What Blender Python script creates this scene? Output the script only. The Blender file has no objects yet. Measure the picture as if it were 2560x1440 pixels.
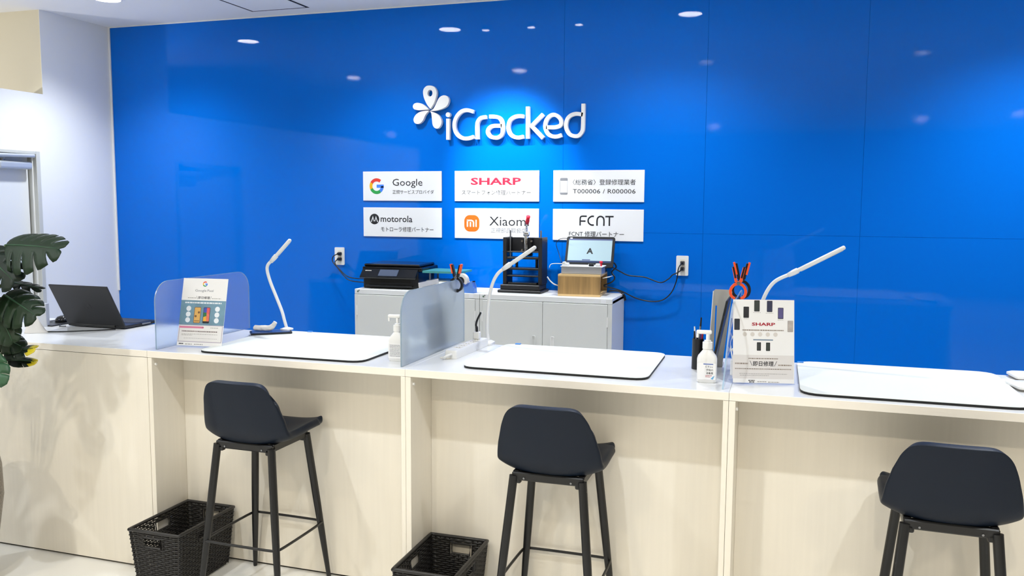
import bpy, bmesh, math, random
from mathutils import Vector, Matrix
random.seed(7)
SC = bpy.context.scene
COL = SC.collection
R_ = math.radians

# ---------------------------------------------------------------- camera, world, exposure
cam = bpy.data.cameras.new('camera'); camo = bpy.data.objects.new('camera', cam); COL.objects.link(camo)
cr, cu, cf = Vector((.9506, .3103, .0057)), Vector((-.0363, .0930, .9950)), Vector((-.3083, .9461, -.0997))
M4 = Matrix.Identity(4)
for i in range(3):
    M4[i][0], M4[i][1], M4[i][2] = cr[i], cu[i], -cf[i]
M4.translation = (2.5845, -2.9408, 1.6009)
camo.matrix_world = M4
cam.sensor_width = 36; cam.lens = 2147.394 * 36 / 2560; cam.clip_start = .05
SC.camera = camo
SC.view_settings.view_transform = 'Standard'; SC.view_settings.look = 'None'
SC.view_settings.gamma = 1; SC.view_settings.use_curve_mapping = False
SC.view_settings.exposure = 0.0
try:
    SC.cycles.use_denoising = True; SC.cycles.max_bounces = 10; SC.cycles.transparent_max_bounces = 16
    SC.cycles.caustics_reflective = False; SC.cycles.caustics_refractive = False
    SC.cycles.sample_clamp_indirect = 6
except Exception: pass
w = bpy.data.worlds.new('World'); SC.world = w; w.use_nodes = True
w.node_tree.nodes['Background'].inputs[0].default_value = (1.0, .84, .62, 1)
w.node_tree.nodes['Background'].inputs[1].default_value = .14
WALL_W, FRONT_W, SPOT_W, BACK_W, FAR_W = 84, 84, 72, 128, 100
def spot(name, loc, target, watt, size, blend, col, rad):
    l = bpy.data.lights.new(name, 'SPOT'); l.energy = watt; l.spot_size = R_(size); l.spot_blend = blend
    l.color = col; l.shadow_soft_size = rad
    o = bpy.data.objects.new(name, l); COL.objects.link(o); o.location = loc
    o.rotation_euler = (Vector(target) - Vector(loc)).to_track_quat('-Z', 'Y').to_euler()
    return o
ZC, ZF = 2.7756, 2.876            # ceiling behind / in front of the counter
ROW_A = [(-1.29, 1.25), (.31, 1.235), (1.93, 1.26), (3.72, 1.25)]
ROW_C = [(-1.8, -1.29), (0, -1.30), (1.78, -1.29), (3.57, -1.29)]
ROW_D = [(-.9, -2.85), (.9, -2.85), (2.7, -2.85), (4.5, -2.85)]
ROW_F = [(-4.8, -8.3), (1.28, -8.05), (4.35, -7.5), (5.55, -7.05)]
SIDE_FILL = [(-2.75, .35)]          # added fill light, unseen behind the low partition, brightens the cream wall
SPOTS = [(.58, 1.264), (.90, 1.270), (1.22, 1.266)]
COOL, NEUT, WARM = (.95, .98, 1.0), (.94, .975, 1.0), (1.0, .89, .70)
for i, (x, y) in enumerate(ROW_A): spot('lamp_light', (x, y, ZC - .03), (x, y, 0), WALL_W * (1.45 if i == 3 else 1), 128, 1, COOL, .05)
for x, y in ROW_C: spot('lamp_light', (x, y, ZF - .03), (x, y, 0), FRONT_W, 150, 1, NEUT, .03)
for x, y in ROW_D: spot('lamp_light', (x, y, ZF - .03), (x, y, 0), BACK_W, 150, 1, WARM, .04)
for x, y in ROW_F: spot('lamp_light', (x, y, ZF - .03), (x, y, 0), FAR_W, 150, 1, WARM, .06)
for x, y in SIDE_FILL: spot('lamp_light', (x, y, 1.92), (-2.35, 1.36, 2.62), 34, 120, 1, (1.0, .97, .95), .06)  # added fill without a fitting, aimed up at the cream wall
for x, y in SPOTS: spot('lamp_light', (x, y, ZC - .05), (1.0, 1.94, 1.74), SPOT_W, 46, 1, COOL, .02)

# ---------------------------------------------------------------- materials
def lin(c): return tuple((v / 12.92 if v <= .04045 else ((v + .055) / 1.055) ** 2.4) for v in c)
def hexc(r, g, b): return (*lin((r / 255, g / 255, b / 255)), 1)
MATS = {}
def mat(name, col, rough=.5, metal=0, spec=.5, noise=0, nscale=(30, 30, 30), bump=0, bscale=200, emit=0, ecol=None, coat=0):
    if name in MATS: return MATS[name]
    m = bpy.data.materials.new(name); m.use_nodes = True; MATS[name] = m
    nt = m.node_tree; b = nt.nodes['Principled BSDF']
    c = hexc(*col) if max(col) > 1 else (*col, 1)
    b.inputs['Base Color'].default_value = c; b.inputs['Roughness'].default_value = rough
    b.inputs['Metallic'].default_value = metal; b.inputs['Specular IOR Level'].default_value = spec
    b.inputs['Coat Weight'].default_value = coat
    if emit:
        b.inputs['Emission Color'].default_value = (*(ecol or c[:3]), 1); b.inputs['Emission Strength'].default_value = emit
    tc = nt.nodes.new('ShaderNodeTexCoord')
    if noise:
        mp = nt.nodes.new('ShaderNodeMapping'); mp.inputs['Scale'].default_value = nscale
        n = nt.nodes.new('ShaderNodeTexNoise'); n.inputs['Scale'].default_value = 1; n.inputs['Detail'].default_value = 5
        mx = nt.nodes.new('ShaderNodeMix'); mx.data_type = 'RGBA'; mx.blend_type = 'MULTIPLY'
        rp = nt.nodes.new('ShaderNodeMapRange'); rp.inputs[3].default_value = 1 - noise; rp.inputs[4].default_value = 1.0
        rp.inputs[1].default_value = .3; rp.inputs[2].default_value = .7
        nt.links.new(tc.outputs['Object'], mp.inputs[0]); nt.links.new(mp.outputs[0], n.inputs['Vector'])
        nt.links.new(n.outputs['Fac'], rp.inputs[0])
        mx.inputs[0].default_value = 1; mx.inputs['A'].default_value = c
        nt.links.new(rp.outputs[0], mx.inputs['B']); nt.links.new(mx.outputs['Result'], b.inputs['Base Color'])
    if bump:
        n2 = nt.nodes.new('ShaderNodeTexNoise'); n2.inputs['Scale'].default_value = bscale
        bp = nt.nodes.new('ShaderNodeBump'); bp.inputs['Strength'].default_value = bump; bp.inputs['Distance'].default_value = .002
        nt.links.new(tc.outputs['Object'], n2.inputs['Vector']); nt.links.new(n2.outputs['Fac'], bp.inputs['Height'])
        nt.links.new(bp.outputs[0], b.inputs['Normal'])
    return m
def sheet(name, clear, haze, rough, tint, hazecol, ior=1.3):
    """clear or frosted acrylic: straight-through, blurred and scattered light"""
    m = bpy.data.materials.new(name); m.use_nodes = True; nt = m.node_tree; nt.nodes.clear(); N = nt.nodes.new; L = nt.links.new
    out = N('ShaderNodeOutputMaterial'); tr = N('ShaderNodeBsdfTransparent'); tr.inputs[0].default_value = (*tint, 1)
    rf = N('ShaderNodeBsdfRefraction'); rf.inputs['Roughness'].default_value = rough; rf.inputs['IOR'].default_value = 1.12; rf.inputs[0].default_value = (*tint, 1)
    tl = N('ShaderNodeBsdfTranslucent'); tl.inputs[0].default_value = (*hazecol, 1)
    df = N('ShaderNodeBsdfDiffuse'); df.inputs[0].default_value = (*hazecol, 1)
    hz = N('ShaderNodeMixShader'); hz.inputs[0].default_value = .5; L(tl.outputs[0], hz.inputs[1]); L(df.outputs[0], hz.inputs[2])
    a = N('ShaderNodeMixShader'); a.inputs[0].default_value = clear; L(rf.outputs[0], a.inputs[1]); L(tr.outputs[0], a.inputs[2])
    b = N('ShaderNodeMixShader'); b.inputs[0].default_value = haze; L(a.outputs[0], b.inputs[1]); L(hz.outputs[0], b.inputs[2])
    gl = N('ShaderNodeBsdfGlossy'); gl.inputs['Roughness'].default_value = .12
    fr = N('ShaderNodeFresnel'); fr.inputs[0].default_value = ior
    ge = N('ShaderNodeNewGeometry'); iv = N('ShaderNodeMath'); iv.operation = 'SUBTRACT'; iv.inputs[0].default_value = 1; L(ge.outputs['Backfacing'], iv.inputs[1])
    mu = N('ShaderNodeMath'); mu.operation = 'MULTIPLY'; L(fr.outputs[0], mu.inputs[0]); L(iv.outputs[0], mu.inputs[1])
    c = N('ShaderNodeMixShader'); L(mu.outputs[0], c.inputs[0]); L(b.outputs[0], c.inputs[1]); L(gl.outputs[0], c.inputs[2])
    L(c.outputs[0], out.inputs[0]); MATS[name] = m; return m
def film(name, col, rough, ior):
    m = bpy.data.materials.new(name); m.use_nodes = True; nt = m.node_tree; nt.nodes.clear(); N = nt.nodes.new; L = nt.links.new
    out = N('ShaderNodeOutputMaterial'); d = N('ShaderNodeBsdfDiffuse'); d.inputs[0].default_value = (*col, 1)
    g = N('ShaderNodeBsdfGlossy'); g.distribution = 'BECKMANN'; g.inputs['Roughness'].default_value = rough
    tc = N('ShaderNodeTexCoord'); n = N('ShaderNodeTexNoise'); n.inputs['Scale'].default_value = 40
    bp = N('ShaderNodeBump'); bp.inputs['Strength'].default_value = .012; bp.inputs['Distance'].default_value = .002
    L(tc.outputs['Object'], n.inputs['Vector']); L(n.outputs['Fac'], bp.inputs['Height']); L(bp.outputs[0], g.inputs['Normal'])
    f = N('ShaderNodeFresnel'); f.inputs[0].default_value = ior; mx = N('ShaderNodeMixShader')
    L(f.outputs[0], mx.inputs[0]); L(d.outputs[0], mx.inputs[1]); L(g.outputs[0], mx.inputs[2]); L(mx.outputs[0], out.inputs[0])
    MATS[name] = m; return m
BLUE = film('blue_film', (0.0, .145, .67), .05, 1.36)
WHITEW = mat('wall_white', (246, 248, 250), .75, bump=.05, bscale=150)
CREAMW = mat('wall_cream', (226, 219, 196), .8, bump=.05, bscale=150)
CEILM = mat('ceiling_white', (243, 245, 248), .85, bump=.05, bscale=120)
TRIMW = mat('trim_white', (240, 241, 242), .45)
FLOORM = mat('floor_pale', (236, 235, 230), .28, noise=.05, nscale=(1.5, 1.5, 1.5))
LAMI = mat('cream_laminate', (243, 237, 224), .42, noise=.035, nscale=(55, 55, 2.2))
TOPM = mat('white_worktop', (233, 235, 237), .22)
DARK = mat('dark_gap', (30, 28, 26), .7)
NAVY = mat('navy_leatherette', (7, 21, 38), .45, spec=.28, bump=.12, bscale=350)
BLKM = mat('black_metal', (16, 17, 19), .38)
BLKP = mat('black_plastic', (18, 19, 21), .35)
BLKW = mat('black_wicker', (34, 33, 33), .42)
WHT = mat('white_plastic', (242, 242, 240), .32)
IVORY = mat('ivory_plastic', (236, 232, 220), .4)
CHROME = mat('chrome', (215, 218, 222), .16, metal=1)
STEEL = mat('dull_steel', (150, 152, 156), .38, metal=1)
CABM = mat('office_grey_steel', (226, 228, 225), .42)
SIGNW = mat('sign_white', (244, 246, 250), .35)
LOGOW = mat('logo_white', (250, 251, 252), .4)
INK = mat('ink_black', (22, 24, 30), .55)
INKG = mat('ink_grey', (120, 122, 128), .55)
PALEINK = mat('ink_pale', (176, 172, 166), .6)
RED = mat('sharp_red', (226, 30, 62), .5)
DRED = mat('print_red', (178, 26, 48), .5)
GB, GG, GY, GR = mat('logo_blue', (66, 133, 244), .5), mat('logo_green', (40, 160, 76), .5), mat('logo_yellow', (250, 188, 8), .5), mat('logo_red', (226, 60, 48), .5)
ORG = mat('logo_orange', (255, 105, 10), .5)
ORANGE = mat('clamp_orange', (255, 92, 40), .35)
MATW = mat('desk_mat_pale', (226, 230, 226), .6, bump=.06, bscale=400)
MATB = mat('desk_mat_black', (8, 8, 9), .6)
PAPER = mat('poster_white', (250, 247, 242), .55)
WOOD = mat('walnut_board', (186, 148, 92), .5, noise=.45, nscale=(45, 45, 2.5))
WOODL = mat('pale_board_edge', (222, 188, 132), .5)
TEAL = mat('teal_plate', (70, 150, 150), .35)
TAPEB = mat('dispenser_blue', (100, 150, 232), .35)
LEAFM = [mat('leaf_dark', (20, 44, 22), .5, spec=.3, noise=.3, nscale=(30, 30, 30)), mat('leaf_deep', (13, 32, 20), .5, spec=.3, noise=.3, nscale=(30, 30, 30)), mat('leaf_bright', (62, 120, 40), .4, noise=.2, nscale=(30, 30, 30)), mat('leaf_mid', (38, 84, 52), .5, noise=.3, nscale=(30, 30, 30))]
LEAFY = mat('leaf_yellow', (196, 180, 30), .45)
STEM = mat('stem_green', (60, 78, 36), .5)
CLOTH = mat('white_cloth', (226, 222, 216), .85, bump=.25, bscale=120)
FROST = sheet('frosted_acrylic', .34, .11, .30, (.90, .95, 1.0), (.80, .88, 1.0))
FROST2 = sheet('milky_acrylic', .26, .32, .34, (.91, .96, 1.0), (.84, .92, 1.0))
CLEAR = sheet('clear_acrylic', .99, .004, .02, (.985, .99, 1.0), (.8, .88, 1.0), 1.14)
EDGE = sheet('acrylic_edge', .3, .5, .2, (.8, .92, 1.0), (.75, .90, 1.0))

# ---------------------------------------------------------------- helpers
class B:
    def __init__(s): s.bm = bmesh.new()
    def box(s, a, b, bev=0, seg=1, rot=None, piv=None):
        r = bmesh.ops.create_cube(s.bm, size=1); vs = r['verts']
        for v in vs:
            v.co = Vector([(a[i] + b[i]) / 2 + v.co[i] * (b[i] - a[i]) for i in range(3)])
        if bev:
            es = list({e for v in vs for e in v.link_edges})
            r2 = bmesh.ops.bevel(s.bm, geom=es, offset=bev, segments=seg, profile=.5, affect='EDGES')
            vs = list({v for f in r2['faces'] for v in f.verts} | {v for v in vs if v.is_valid})
        if rot is not None:
            piv = Vector(piv if piv is not None else [(a[i] + b[i]) / 2 for i in range(3)])
            for v in vs: v.co = piv + rot @ (v.co - piv)
        return s
    def tube(s, pts, r, n=8, cap=True, closed=False, flat=1.0):
        pts = [Vector(p) for p in pts]; k = len(pts); rs = r if isinstance(r, (list, tuple)) else [r] * k
        rings = []; up = None
        for i in range(k):
            if closed: t = pts[(i + 1) % k] - pts[i - 1]
            else: t = pts[min(i + 1, k - 1)] - pts[max(i - 1, 0)]
            t.normalize()
            if up is None:
                up = Vector((0, 0, 1)) if abs(t.z) < .9 else Vector((0, 1, 0))
            up = (up - t * up.dot(t)).normalized(); sd = t.cross(up)
            rings.append([s.bm.verts.new(pts[i] + (math.cos(a) * sd + math.sin(a) * up * flat) * rs[i]) for a in [2 * math.pi * j / n for j in range(n)]])
        for i in range(k if closed else k - 1):
            A, C = rings[i], rings[(i + 1) % k]
            for j in range(n): s.bm.faces.new((A[j], A[(j + 1) % n], C[(j + 1) % n], C[j]))
        if cap and not closed:
            s.bm.faces.new(rings[0][::-1]); s.bm.faces.new(rings[-1])
        return s
    def cyl(s, c, r, h, n=20, r2=None, axis='Z'):
        d = {'X': Vector((1, 0, 0)), 'Y': Vector((0, 1, 0)), 'Z': Vector((0, 0, 1))}[axis]
        return s.tube([Vector(c), Vector(c) + d * h], [r, r if r2 is None else r2], n)
    def lathe(s, prof, c=(0, 0, 0), n=24):
        c = Vector(c); rings = []
        for r, z in prof:
            rings.append([s.bm.verts.new(c + Vector((max(r, 1e-5) * math.cos(2 * math.pi * j / n), max(r, 1e-5) * math.sin(2 * math.pi * j / n), z))) for j in range(n)])
        for A, C in zip(rings, rings[1:]):
            for j in range(n): s.bm.faces.new((A[j], A[(j + 1) % n], C[(j + 1) % n], C[j]))
        s.bm.faces.new(rings[0][::-1]); s.bm.faces.new(rings[-1]); return s
    def loft(s, secs, n=6):
        """rounded-rectangle sections (w, d, z, r[, cx, cy])"""
        rings = []
        for sec in secs:
            w_, d_, z, r = sec[:4]; cx, cy = (sec[4], sec[5]) if len(sec) > 4 else (0, 0); ring = []
            for q, (sx, sy) in enumerate(((1, 1), (-1, 1), (-1, -1), (1, -1))):
                for j in range(n):
                    a = math.pi / 2 * (q + j / (n - 1))
                    ring.append(s.bm.verts.new((cx + sx * (w_ / 2 - r) + r * math.cos(a), cy + sy * (d_ / 2 - r) + r * math.sin(a), z)))
            rings.append(ring)
        m = len(rings[0])
        for A, C in zip(rings, rings[1:]):
            for j in range(m): s.bm.faces.new((A[j], A[(j + 1) % m], C[(j + 1) % m], C[j]))
        s.bm.faces.new(rings[0][::-1]); s.bm.faces.new(rings[-1]); return s
    def prism(s, poly, d, fn, hole=None):
        """poly of (u,v) pushed between depth d[0] and d[1]; fn(u,v,d) gives the point"""
        def ring(p, dd): return [s.bm.verts.new(fn(u, v, dd)) for u, v in p]
        a, b = ring(poly, d[0]), ring(poly, d[1]); n = len(poly)
        for j in range(n): s.bm.faces.new((a[j], a[(j + 1) % n], b[(j + 1) % n], b[j]))
        if hole is None:
            fs = [s.bm.faces.new(a[::-1]), s.bm.faces.new(b)]
            bmesh.ops.triangulate(s.bm, faces=fs)
        else:
            ha, hb = ring(hole, d[0]), ring(hole, d[1]); k = len(hole)
            for j in range(k): s.bm.faces.new((ha[j], ha[(j + 1) % k], hb[(j + 1) % k], hb[j]))
            for o, i in ((a, ha), (b, hb)):
                es = [s.bm.edges.get((o[j], o[(j + 1) % n])) for j in range(n)] + [s.bm.edges.get((i[j], i[(j + 1) % k])) for j in range(k)]
                bmesh.ops.triangle_fill(s.bm, use_beauty=True, edges=es)
        return s
    def ribbon(s, pts, wd, d, fn, closed=False):
        p = [Vector(q) for q in pts]; n = len(p); Lf, Rt = [], []
        for i in range(n):
            if closed: t0, t1 = (p[i] - p[i - 1]).normalized(), (p[(i + 1) % n] - p[i]).normalized()
            else:
                t0 = (p[i] - p[i - 1]).normalized() if i else (p[1] - p[0]).normalized()
                t1 = (p[i + 1] - p[i]).normalized() if i < n - 1 else t0
            n0, n1 = Vector((-t0.y, t0.x)), Vector((-t1.y, t1.x)); m = (n0 + n1).normalized(); k = wd / 2 / max(.35, m.dot(n0))
            Lf.append(p[i] + m * k); Rt.append(p[i] - m * k)
        V = [[[s.bm.verts.new(fn(q.x, q.y, dd)) for q in sd] for sd in (Lf, Rt)] for dd in d]
        rng = range(n if closed else n - 1)
        for i in rng:
            j = (i + 1) % n
            s.bm.faces.new((V[0][0][i], V[0][0][j], V[0][1][j], V[0][1][i])); s.bm.faces.new((V[1][0][i], V[1][1][i], V[1][1][j], V[1][0][j]))
            s.bm.faces.new((V[0][0][i], V[1][0][i], V[1][0][j], V[0][0][j])); s.bm.faces.new((V[0][1][i], V[0][1][j], V[1][1][j], V[1][1][i]))
        if not closed:
            for i in (0, n - 1): s.bm.faces.new((V[0][0][i], V[0][1][i], V[1][1][i], V[1][0][i]))
        return s
    def grid(s, P, closed=False):
        V = [[s.bm.verts.new(q) for q in row] for row in P]
        for A, C in zip(V, V[1:]):
            for j in range(len(A) - 1): s.bm.faces.new((A[j], A[j + 1], C[j + 1], C[j]))
        return s
    def xf(s, m):
        for v in s.bm.verts: v.co = m @ v.co
        return s
    def obj(s, name, m, parent=None, smooth=False, loc=None):
        bmesh.ops.recalc_face_normals(s.bm, faces=s.bm.faces)
        me = bpy.data.meshes.new(name); s.bm.to_mesh(me); s.bm.free()
        if smooth:
            for f in me.polygons: f.use_smooth = True
            if smooth is not True:
                try: me.set_sharp_from_angle(angle=R_(smooth))
                except Exception: pass
        me.materials.append(m)
        o = bpy.data.objects.new(name, me); COL.objects.link(o)
        if parent is not None: o.parent = parent
        if loc is not None: o.location = loc
        return o
def thing(name, label, cat, loc=(0, 0, 0), rz=0, group=None):
    o = bpy.data.objects.new(name, None); COL.objects.link(o); o.empty_display_size = .05
    o.location = loc; o.rotation_euler = (0, 0, rz); o['label'] = label; o['category'] = cat
    if group: o['group'] = group
    return o
def tag(o, label, cat, group=None):
    o['label'] = label; o['category'] = cat
    if group: o['group'] = group
    return o
def struct(o): o['kind'] = 'structure'; return o
def lab(o, l): o['label'] = l; return o
def kids(o): return [c for c in bpy.data.objects if c.parent is o]
def dup(root, loc, rz, label):
    r = root.copy(); COL.objects.link(r); r.location = loc; r.rotation_euler = (0, 0, rz); r['label'] = label
    for ch in kids(root):
        c = ch.copy(); COL.objects.link(c); c.parent = r
        for g in kids(ch):
            d = g.copy(); COL.objects.link(d); d.parent = c
    return r
def smoothpath(pts, k=6, closed=False):
    P = [Vector(p) for p in pts]; n = len(P); out = []
    for i in range(n if closed else n - 1):
        g = (lambda j: P[j % n]) if closed else (lambda j: P[min(max(j, 0), n - 1)])
        a, b, c, d = g(i - 1), g(i), g(i + 1), g(i + 2)
        for j in range(k):
            t = j / k
            out.append(.5 * (2 * b + (c - a) * t + (2 * a - 5 * b + 4 * c - d) * t * t + (3 * b - a - 3 * c + d) * t ** 3))
    if not closed: out.append(P[-1])
    return out
def XZ(y0): return lambda u, v, d: Vector((u, y0 + d, v))
def circle(cx, cy, r, n=28, ry=None): return [(cx + r * math.cos(2 * math.pi * i / n), cy + (ry or r) * math.sin(2 * math.pi * i / n)) for i in range(n)]
def rrect(x0, y0, x1, y1, r, n=5):
    out = []
    for q, (cx, cy) in enumerate(((x1 - r, y1 - r), (x0 + r, y1 - r), (x0 + r, y0 + r), (x1 - r, y0 + r))):
        out += [(cx + r * math.cos(math.pi / 2 * (q + j / (n - 1))), cy + r * math.sin(math.pi / 2 * (q + j / (n - 1)))) for j in range(n)]
    return out
_tc = {}
def text(s, name, m, parent, box, fn_mat, bold=0, lift=.0006):
    """flat lettering filling box=(u0, v0(baseline), u1, v1(top)) of a face; fn_mat maps (u, v, out) to the parent's space"""
    key = (s, bold)
    c = bpy.data.curves.new('lettering', 'FONT'); c.body = s; c.size = 1; c.resolution_u = 2; c.offset = bold; c.extrude = 0
    t = bpy.data.objects.new('lettering', c); COL.objects.link(t)
    dg = bpy.context.evaluated_depsgraph_get(); dg.update()
    me = bpy.data.meshes.new_from_object(t.evaluated_get(dg))
    bpy.data.objects.remove(t); bpy.data.curves.remove(c)
    xs = [v.co.x for v in me.vertices]; ys = [v.co.y for v in me.vertices]
    x0, x1, y0, y1 = min(xs), max(xs), min(ys), max(ys)
    if any(ord(k) < 0x3000 and k in 'gpqyj' for k in s): y0 = 0
    for v in me.vertices:
        u = box[0] + (v.co.x - x0) / (x1 - x0) * (box[2] - box[0]); q = box[1] + (v.co.y - y0) / (y1 - y0) * (box[3] - box[1])
        v.co = fn_mat(u, q, lift)
    me.materials.clear(); me.materials.append(m); me.name = name
    o = bpy.data.objects.new(name, me); COL.objects.link(o); o.parent = parent
    return o
def flat(polys, name, m, parent, fn_mat, lift=.0005):
    b = B()
    for p in polys:
        f = b.bm.faces.new([b.bm.verts.new(fn_mat(u, v, lift)) for u, v in p])
    bmesh.ops.triangulate(b.bm, faces=b.bm.faces[:])
    return b.obj(name, m, parent)
def rect(u0, v0, u1, v1): return [(u0, v0), (u1, v0), (u1, v1), (u0, v1)]
def dashes(u0, u1, v, h, lo=.004, hi=.012, gap=.0022):
    out = []; u = u0
    while u < u1:
        l = random.uniform(lo, hi); out.append(rect(u, v - h / 2, min(u + l, u1), v + h / 2)); u += l + gap
    return out

W, LX, H = 1.9388, -1.9244, .965
# ---------------------------------------------------------------- the setting
struct(B().box((-6, -9.5, -.08), (7, W + .1, 0)).obj('floor', FLOORM))
wb = struct(B().box((LX - .1, W + .006, 0), (7, W + .1, ZC + .15)).obj('wall_back', BLUE))
g = .0005
for x0, x1, z0, z1 in ((LX, 1.302, 0, ZC), (1.302, 2.11, 1.43, ZC), (1.302, 2.11, 0, 1.43), (2.11, 2.922, 1.43, ZC), (2.11, 2.922, 0, 1.43), (2.922, 3.74, 1.43, ZC), (2.922, 3.74, 0, 1.43), (3.74, 7, 0, ZC)):
    B().box((x0 + g, W, z0 + (g if z0 else 0)), (x1 - g, W + .006, z1 - g), .0004).obj('wall_panel', BLUE, wb)
struct(B().box((LX - .1, 1.463, 0), (LX, W, ZC + .12)).box((LX - .002, 1.363, 0), (LX, 1.463, ZC + .12)).obj('wall_left', WHITEW))
struct(B().box((-6, 1.363, 0), (LX - .002, 1.463, ZC + .12)).obj('wall_side_room', CREAMW))
# low partition with the door opening
DY0, DY1, DZ = .47, 1.312, 1.899
wp = B().box((LX - .1, -3.2, 0), (LX, DY0, 2.257)).box((LX - .1, DY1, 0), (LX, 1.363, 2.257)).box((LX - .1, DY0, DZ), (LX, DY1, 2.257)).obj('wall_partition', WHITEW)
struct(wp)
struct(B().box((-6, .2, ZC), (7, W + .1, ZC + .15)).obj('ceiling', CEILM))
struct(B().box((-6, -9.5, ZF), (7, .2, ZF + .05)).obj('ceiling_front', CEILM))
struct(B().box((LX, W - .012, H), (LX + .012, W, ZC), .002).obj('trim_1', TRIMW))
struct(B().box((LX, W - .008, ZC - .006), (7, W, ZC), .001).obj('trim_2', TRIMW))
dr = bpy.data.objects.new('door_1', None); COL.objects.link(dr); dr['kind'] = 'structure'; dr.location = (LX, DY0, 0)
dw = DY1 - DY0
JM = mat('jamb_grey', (208, 210, 206), .45)
B().box((-.1, 0, 0), (.008, .03, DZ), .002).obj('door_jamb', JM, dr)
B().box((-.1, dw - .03, 0), (.008, dw, DZ), .002).obj('door_jamb', JM, dr)
B().box((-.1, .03, DZ - .02), (.008, dw - .03, DZ), .002).obj('door_head', JM, dr)
B().box((-.03, dw - .036, 0), (-.022, dw - .03, DZ - .02)).obj('door_stop', TRIMW, dr)
B().box((-.095, .032, .008), (-.055, dw - .038, DZ - .022), .003).obj('door_leaf', mat('door_white', (236, 240, 244), .4), dr)
CLOSER = mat('closer_silver', (206, 212, 218), .3, metal=.35)
cl = B().box((-.055, .55, 1.785), (.005, .790, 1.832), .014, 3).obj('door_closer', CLOSER, dr)
B().tube([(-.03, .60, 1.84), (-.015, .60, 1.858), (0, .40, 1.862), (.02, .785, 1.868)], .011, 8).obj('closer_arm', CLOSER, cl)
B().cyl((-.03, .60, 1.833), .014, .02).obj('closer_spindle', STEEL, cl)

# ---------------------------------------------------------------- ceiling fittings
GLOW = mat('lamp_glow', (255, 255, 255), .5, emit=34, ecol=(.96, .98, 1.0))
GLOWF = mat('lamp_glow_front', (255, 255, 255), .5, emit=26, ecol=(1, .97, .92))
def downlight(x, y, z, r, m, label, group=None):
    t = thing('downlight', label, 'ceiling light', (x, y, z), 0, group)
    B().lathe([(r, -.0005), (r + .012, -.0005), (r + .012, -.004), (r, -.006)], n=28).obj('trim_ring', TRIMW, t, 40)
    B().cyl((0, 0, -.006), r - .002, .004, 28).obj('lens', m, t)
    return t
nm = ['leftmost round downlight in the ceiling, above the black laptop and door', 'round ceiling downlight above the blue wall, between laptop lamp and logo', 'round ceiling downlight above the wooden box, right of the logo spotlights', 'round ceiling downlight above the right end of the counter']
for (x, y), l in zip(ROW_A, nm): downlight(x, y, ZC, .075, GLOW, l)
GLOWD = mat('lamp_glow_deep', (255, 255, 255), .5, emit=3, ecol=(1, .97, .92))
for (x, y), l in zip(ROW_F, ['far downlight deep in the shop, behind the plant side', 'far downlight deep in the shop, behind the middle bar stool', 'far downlight deep in the shop, behind the right bar stool', 'far downlight deep in the shop, beyond the right end of the counter']): downlight(x, y, ZF, .09, GLOWF, l)
for i, ((x, y), l) in enumerate(zip(ROW_C, ['customer-side downlight in front of the plant end of the counter', 'customer-side downlight in front of the left bar stool', 'customer-side downlight in front of the middle bar stool', 'customer-side downlight in front of the right bar stool'])): downlight(x, y, ZF, .065, GLOWF if i < 2 else GLOWD, l)
for (x, y), l in zip(SPOTS, ['small spotlight over the white logo, nearest the plant side', 'middle small spotlight over the white logo', 'small spotlight over the white logo, above the press machine']):
    t = thing('spotlight', l, 'spotlight', (x, y, ZC))
    B().lathe([(.028, -.0005), (.04, -.0005), (.04, -.004), (.028, -.006)], n=24).obj('trim_ring', TRIMW, t, 40)
    B().lathe([(.026, -.03), (.028, -.006), (.028, -.001), (.02, -.0005)], n=20).obj('barrel', TRIMW, t, 40)
    B().cyl((0, 0, -.033), .024, .0025, 20).obj('lens', GLOW, t)
hx0, hx1, hy0, hy1 = -.676, -.270, 1.36, 1.795
t = thing('ceiling_hatch', 'square white access hatch with a dark gap around it in the ceiling', 'hatch', (0, 0, ZC))
b = B()
for a, c in (((hx0, hy0, -.0015), (hx1, hy0 + .017, -.0003)), ((hx0, hy1 - .017, -.0015), (hx1, hy1, -.0003)), ((hx0, hy0 + .017, -.0015), (hx0 + .017, hy1 - .017, -.0003)), ((hx1 - .017, hy0 + .017, -.0015), (hx1, hy1 - .017, -.0003))): b.box(a, c)
b.obj('frame_gap', DARK, t)
B().box((hx0 + .017, hy0 + .017, -.003), (hx1 - .017, hy1 - .017, -.0003), .001).obj('hatch_panel', CEILM, t)

# ---------------------------------------------------------------- counter
def top(t, x1=1.2): return B().box((.0004, 0, H - .029), (x1 - .0004, .651, H), .0012).obj('worktop', TOPM, t)
EDGEF = mat('cream_edge', (243, 237, 226), .4)
def common(t, py=.01):
    top(t)
    B().box((.0006, -.0012, H - .0282), (1.1994, .0002, H - .0012), .0004).obj('front_edge', EDGEF, t)
    B().box((.01, py, .0), (1.19, .60, .0095)).obj('plinth', DARK, t)
closed = thing('counter_cabinet', 'closed cream counter unit with plain front, beside the potted plant', 'counter', (-1.2, 0, 0))
common(closed)
B().box((.0008, -.001, .0095), (1.1992, .02, H - .0305), .0006).obj('front_panel', LAMI, closed)
B().box((.0008, .021, .0095), (.0225, .645, H - .0305)).obj('side_panel', LAMI, closed)
B().box((1.177, .021, .0095), (1.199, .645, H - .0305)).obj('side_panel', LAMI, closed)
bay = thing('counter_desk', 'open-front cream counter bay behind the left bar stool', 'counter', (0, 0, 0), 0, 'open-front counter bays')
common(bay, .206)
for a, c in ((.0006, .0222), (1.1812, 1.1994)): B().box((a, 0, .0095), (c, .645, H - .0297), .0007).obj('side_panel', LAMI, bay)
B().box((.0226, .1965, .0095), (1.1808, .2145, H - .0297), .0004).obj('modesty_panel', LAMI, bay)
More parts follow.
